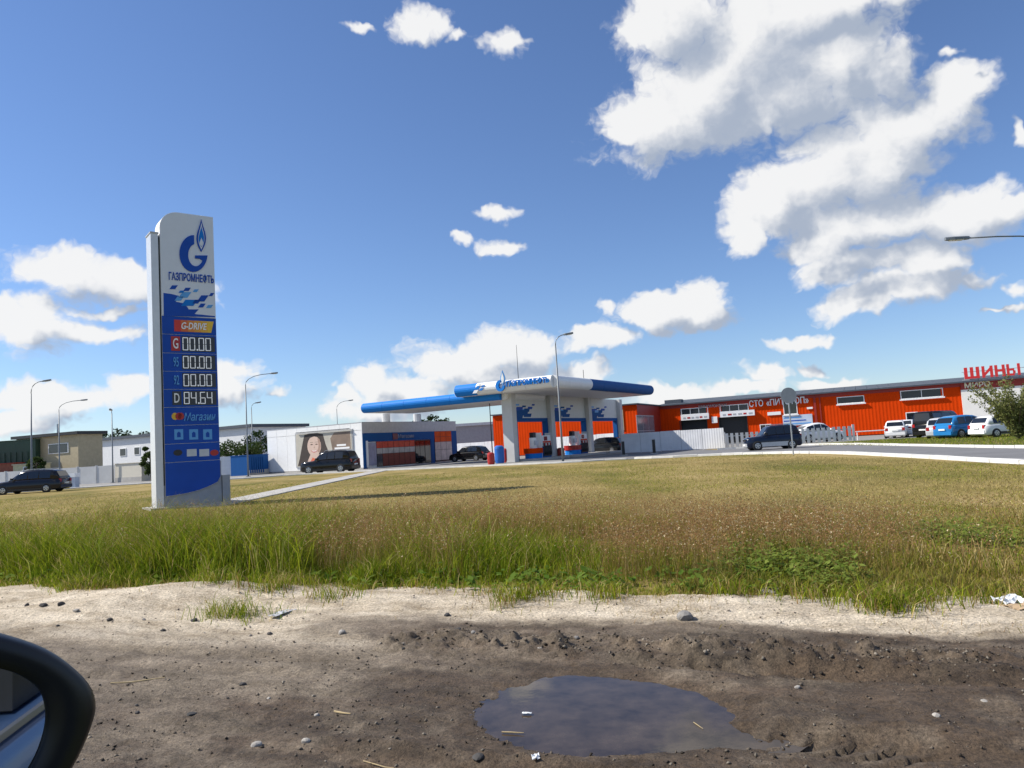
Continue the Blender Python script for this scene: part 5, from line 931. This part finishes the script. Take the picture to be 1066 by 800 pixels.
# gravel and crumbs too many to count
n = 34000; yy = np.exp(RNG.uniform(math.log(2.2), math.log(9.5), n)); xx = RNG.uniform(-.8,.8,n)*(yy+.8); s, t = st(xx, yy); clod = np.exp(-((s+1.62)/.30)**2)*sstep(-1.3,-.3,t)*sstep(4.4,2.6,t); k = (edge_s(xx,yy) < .1)&(puddle_r(xx,yy) > 1.0)&(RNG.random(n) < .15+.5*clump(xx,yy,1.2)+clod)
xx, yy = xx[k], yy[k]; cl = clod[k]; n = len(xx); rr = .0022+.010*RNG.random(n)**5+.012*cl*RNG.random(n)**2; p = np.stack([xx,yy,dirt_z(xx,yy)+rr*.3],1)
base = np.array([(1,0,0),(-1,0,0),(0,1,0),(0,-1,0),(0,0,.7),(0,0,-.7)],float); fc = np.array([(0,2,4),(2,1,4),(1,3,4),(3,0,4),(2,0,5),(1,2,5),(3,1,5),(0,3,5)])
v = p[:,None,:]+(base[None]+RNG.normal(size=(n,6,3))*.28)*rr[:,None,None]; wt = wet_mask(xx,yy)[:,None]; c = pick(n, (.14,.12,.10), (.34,.29,.235), (.52,.46,.38), w=[.35,.4,.25])*(1-.68*wt); 
tag(npmesh('gravel', v.reshape(-1,3), (fc[None]+np.arange(n)[:,None,None]*6).reshape(-1,3), leaf_mat('gravel_stone', 0, .9), np.repeat(c,6,0)), 'loose gravel and crumbs of soil on the dirt track', kind='stuff')
straw_m = mat('straw', (.36,.28,.15), .8, var=.2); 
for (a, b_, r, lb_) in (((115,711),(172,707),.009,'long straw-coloured stick lying left on the damp soil'),((522,757),(545,758),.008,'short brown stick at the left rim of the puddle'),((348,740),(365,744),.010,'short pale stick on the mud left of the puddle'),((378,786),(410,795),.005,'thin bent stalk at the bottom of the mud'),((722,752),(732,759),.004,'tiny straw floating in the puddle')):
    pts = []
    for u in (0,.35,.7,1):
        px, py = a[0]+(b_[0]-a[0])*u, a[1]+(b_[1]-a[1])*u; p = G(px, py, -.03 if 'floating' in lb_ else 0); z = float(dirt_z(np.array([p.x]),np.array([p.y]))[0]); pts.append((p.x, p.y, max(z,-.034)+r+.003*math.sin(u*9)))
    tag(MB().tube(pts, [r*.5,r*.6,r*.45,r*.25], 6).build('twig', straw_m), lb_, 'twig', 'twigs on the dirt track')
def scrap(name, label, cat, px, py, w, d, m, crumple, zmin=-.033):
    p = G(px, py); z0 = float(dirt_z(np.array([p.x]),np.array([p.y]))[0]); N_ = 7; vs = []; fs = []
    for i in range(N_):
        for j in range(N_): vs.append(((i/(N_-1)-.5)*w+random.uniform(-.1,.1)*w/N_, (j/(N_-1)-.5)*d+random.uniform(-.1,.1)*d/N_, .008+crumple*random.random()))
    for i in range(N_-1):
        for j in range(N_-1): fs.append((i*N_+j,(i+1)*N_+j,(i+1)*N_+j+1,i*N_+j+1))
    o = MB().add(vs, fs).build(name, m, None, fix=False, loc=(p.x,p.y,max(z0,zmin))); o.rotation_euler.z = random.uniform(0,3); md = o.modifiers.new('thickness','SOLIDIFY'); md.thickness = .004; return tag(o, label, cat)
film = mat('plastic_film', (.75,.77,.78), .35, var=.08)
scrap('plastic_bag', 'crumpled white plastic bag at the right edge of the track', 'litter', 1052, 634, .20, .14, film, .06); scrap('cardboard_piece', 'brown cardboard piece beside the white plastic bag', 'litter', 1065, 639, .22, .2, mat('cardboard',(.42,.30,.18),.85), .02)
scrap('plastic_scrap', 'small clear plastic scrap floating in the puddle', 'litter', 548, 738, .055, .02, film, .006); scrap('plastic_scrap', 'white plastic scrap lying on the mud below the puddle', 'litter', 558, 792, .05, .035, film, .015); scrap('plastic_scrap', 'flat pale scrap on the sand right of the lone tuft', 'litter', 294, 640, .28, .10, mat('pale_scrap',(.55,.55,.56),.6), .015)
scrap('paper_scrap', 'grey rag beside the large stone at the grass edge', 'litter', 806, 614, .16, .10, mat('rag',(.42,.38,.34),.8), .06)
# ------------------------------------------------------------------ the car the picture is taken from: door mirror and side
my = thing('car', 'dark blue car at the lower left showing only its black door mirror', 'car', (0,0,0)); cpaint = mat('own_blue', (.035,.065,.13), .3, var=.03, coat=.5)
hp_, gn = Vector((-.445,.60,1.29)), Vector((.745,-.655,-.02)).normalized()
def mring(pts, off, scale=1.0, c=(-50,757)): return [onplane(c[0]+(px-c[0])*scale, c[1]+(py-c[1])*scale, hp_+gn*off, gn) if off >= -.001 else None for px, py in pts]
def smooth_loop(pts, n=4):
    out = []; k = len(pts)
    for i in range(k):
        a, b_, c, d = [Vector(pts[(i+j)%k]) for j in (-1,0,1,2)]
        for q in range(n): u = q/n; out.append(tuple(.5*((2*b_)+(c-a)*u+(2*a-5*b_+4*c-d)*u*u+(3*b_-a-3*c+d)*u**3)))
    return out
OUT = smooth_loop([(105,732),(100,760),(82,800),(55,838),(10,862),(-70,868),(-150,850),(-192,800),(-195,740),(-172,690),(-120,658),(-60,650),(0,661),(55,679),(92,706)])
INN = smooth_loop([(51,742),(49,768),(36,800),(12,828),(-40,838),(-100,834),(-145,815),(-163,785),(-165,745),(-148,708),(-110,690),(-50,688),(0,698),(24,706),(43,720)])
ctr = onplane(-50, 757, hp_, gn); o3 = [onplane(px,py,hp_,gn) for px, py in OUT]; i3 = [onplane(px,py,hp_,gn) for px, py in INN]
def ring_(base, sc_, dn): return [ctr+(p-ctr)*sc_+gn*dn for p in base]
hm = MB().rings([ring_(i3,1.0,-.012), ring_(i3,1.03,-.002), ring_(o3,.93,.0), ring_(o3,.985,-.008), ring_(o3,1.0,-.022), ring_(o3,.98,-.05), ring_(o3,.90,-.085), ring_(o3,.70,-.115), ring_(o3,.35,-.13)], cap=False)
hm.add(ring_(o3,.35,-.13), [tuple(range(len(o3)))]); sm = hm.build('side_mirror', black, my, True)
mg = bpy.data.materials.new('mirror_glass'); mg.use_nodes = True; b = mg.node_tree.nodes['Principled BSDF']; b.inputs['Metallic'].default_value = 1; b.inputs['Roughness'].default_value = .02; b.inputs['Base Color'].default_value = (.62,.68,.78,1)
gmb = MB().add(ring_(i3,1.01,-.010), [tuple(range(len(i3)))]); gmb.build('mirror_glass', mg, sm, fix=False)
MB().tube([tuple(ctr+gn*-.05+Vector((.02,-.06,-.05))), (-.55,.40,1.13), (-.56,.27,1.08)], [.03,.025,.03], 8).build('mirror_arm', black, sm)
# side of the car (only the mirror sees it): door skin, sill, window strip, rear door glass
MB().rings([[(x,.16,.30),(x,.26,.42),(x,.29,.75),(x,.27,.98),(x,.24,1.02),(x,.16,1.02)] for x in (-1.5,-.6,.4,1.5,2.6)]).build('door', cpaint, my, True)
boxp('window_strip', rimm, my, (-.55,.246,1.018), (2.6,.256,1.030)); boxp('rear_window', glass, my, (.52,.17,1.03), (2.6,.20,1.46)); boxp('pillar', black, my, (.40,.15,1.03), (.515,.215,1.48)); boxp('interior', mat('cabin_trim',(.03,.03,.032),.8), my, (.30,-1.2,.5), (2.6,-.30,1.45)); boxp('roof', cpaint, my, (-.3,-1.3,1.62), (2.6,.10,1.66)); boxp('door_handle', cpaint, my, (.95,.285,.86), (1.15,.32,.89))
for x in (-1.0,2.1):
    MB().rings([[(x+r*math.cos(k*math.pi/12), y, .32+r*math.sin(k*math.pi/12)) for k in range(24)] for r, y in ((.28,.06),(.32,.08),(.32,.25),(.29,.27))]).build('wheel', tyre, my)
# ------------------------------------------------------------------ air
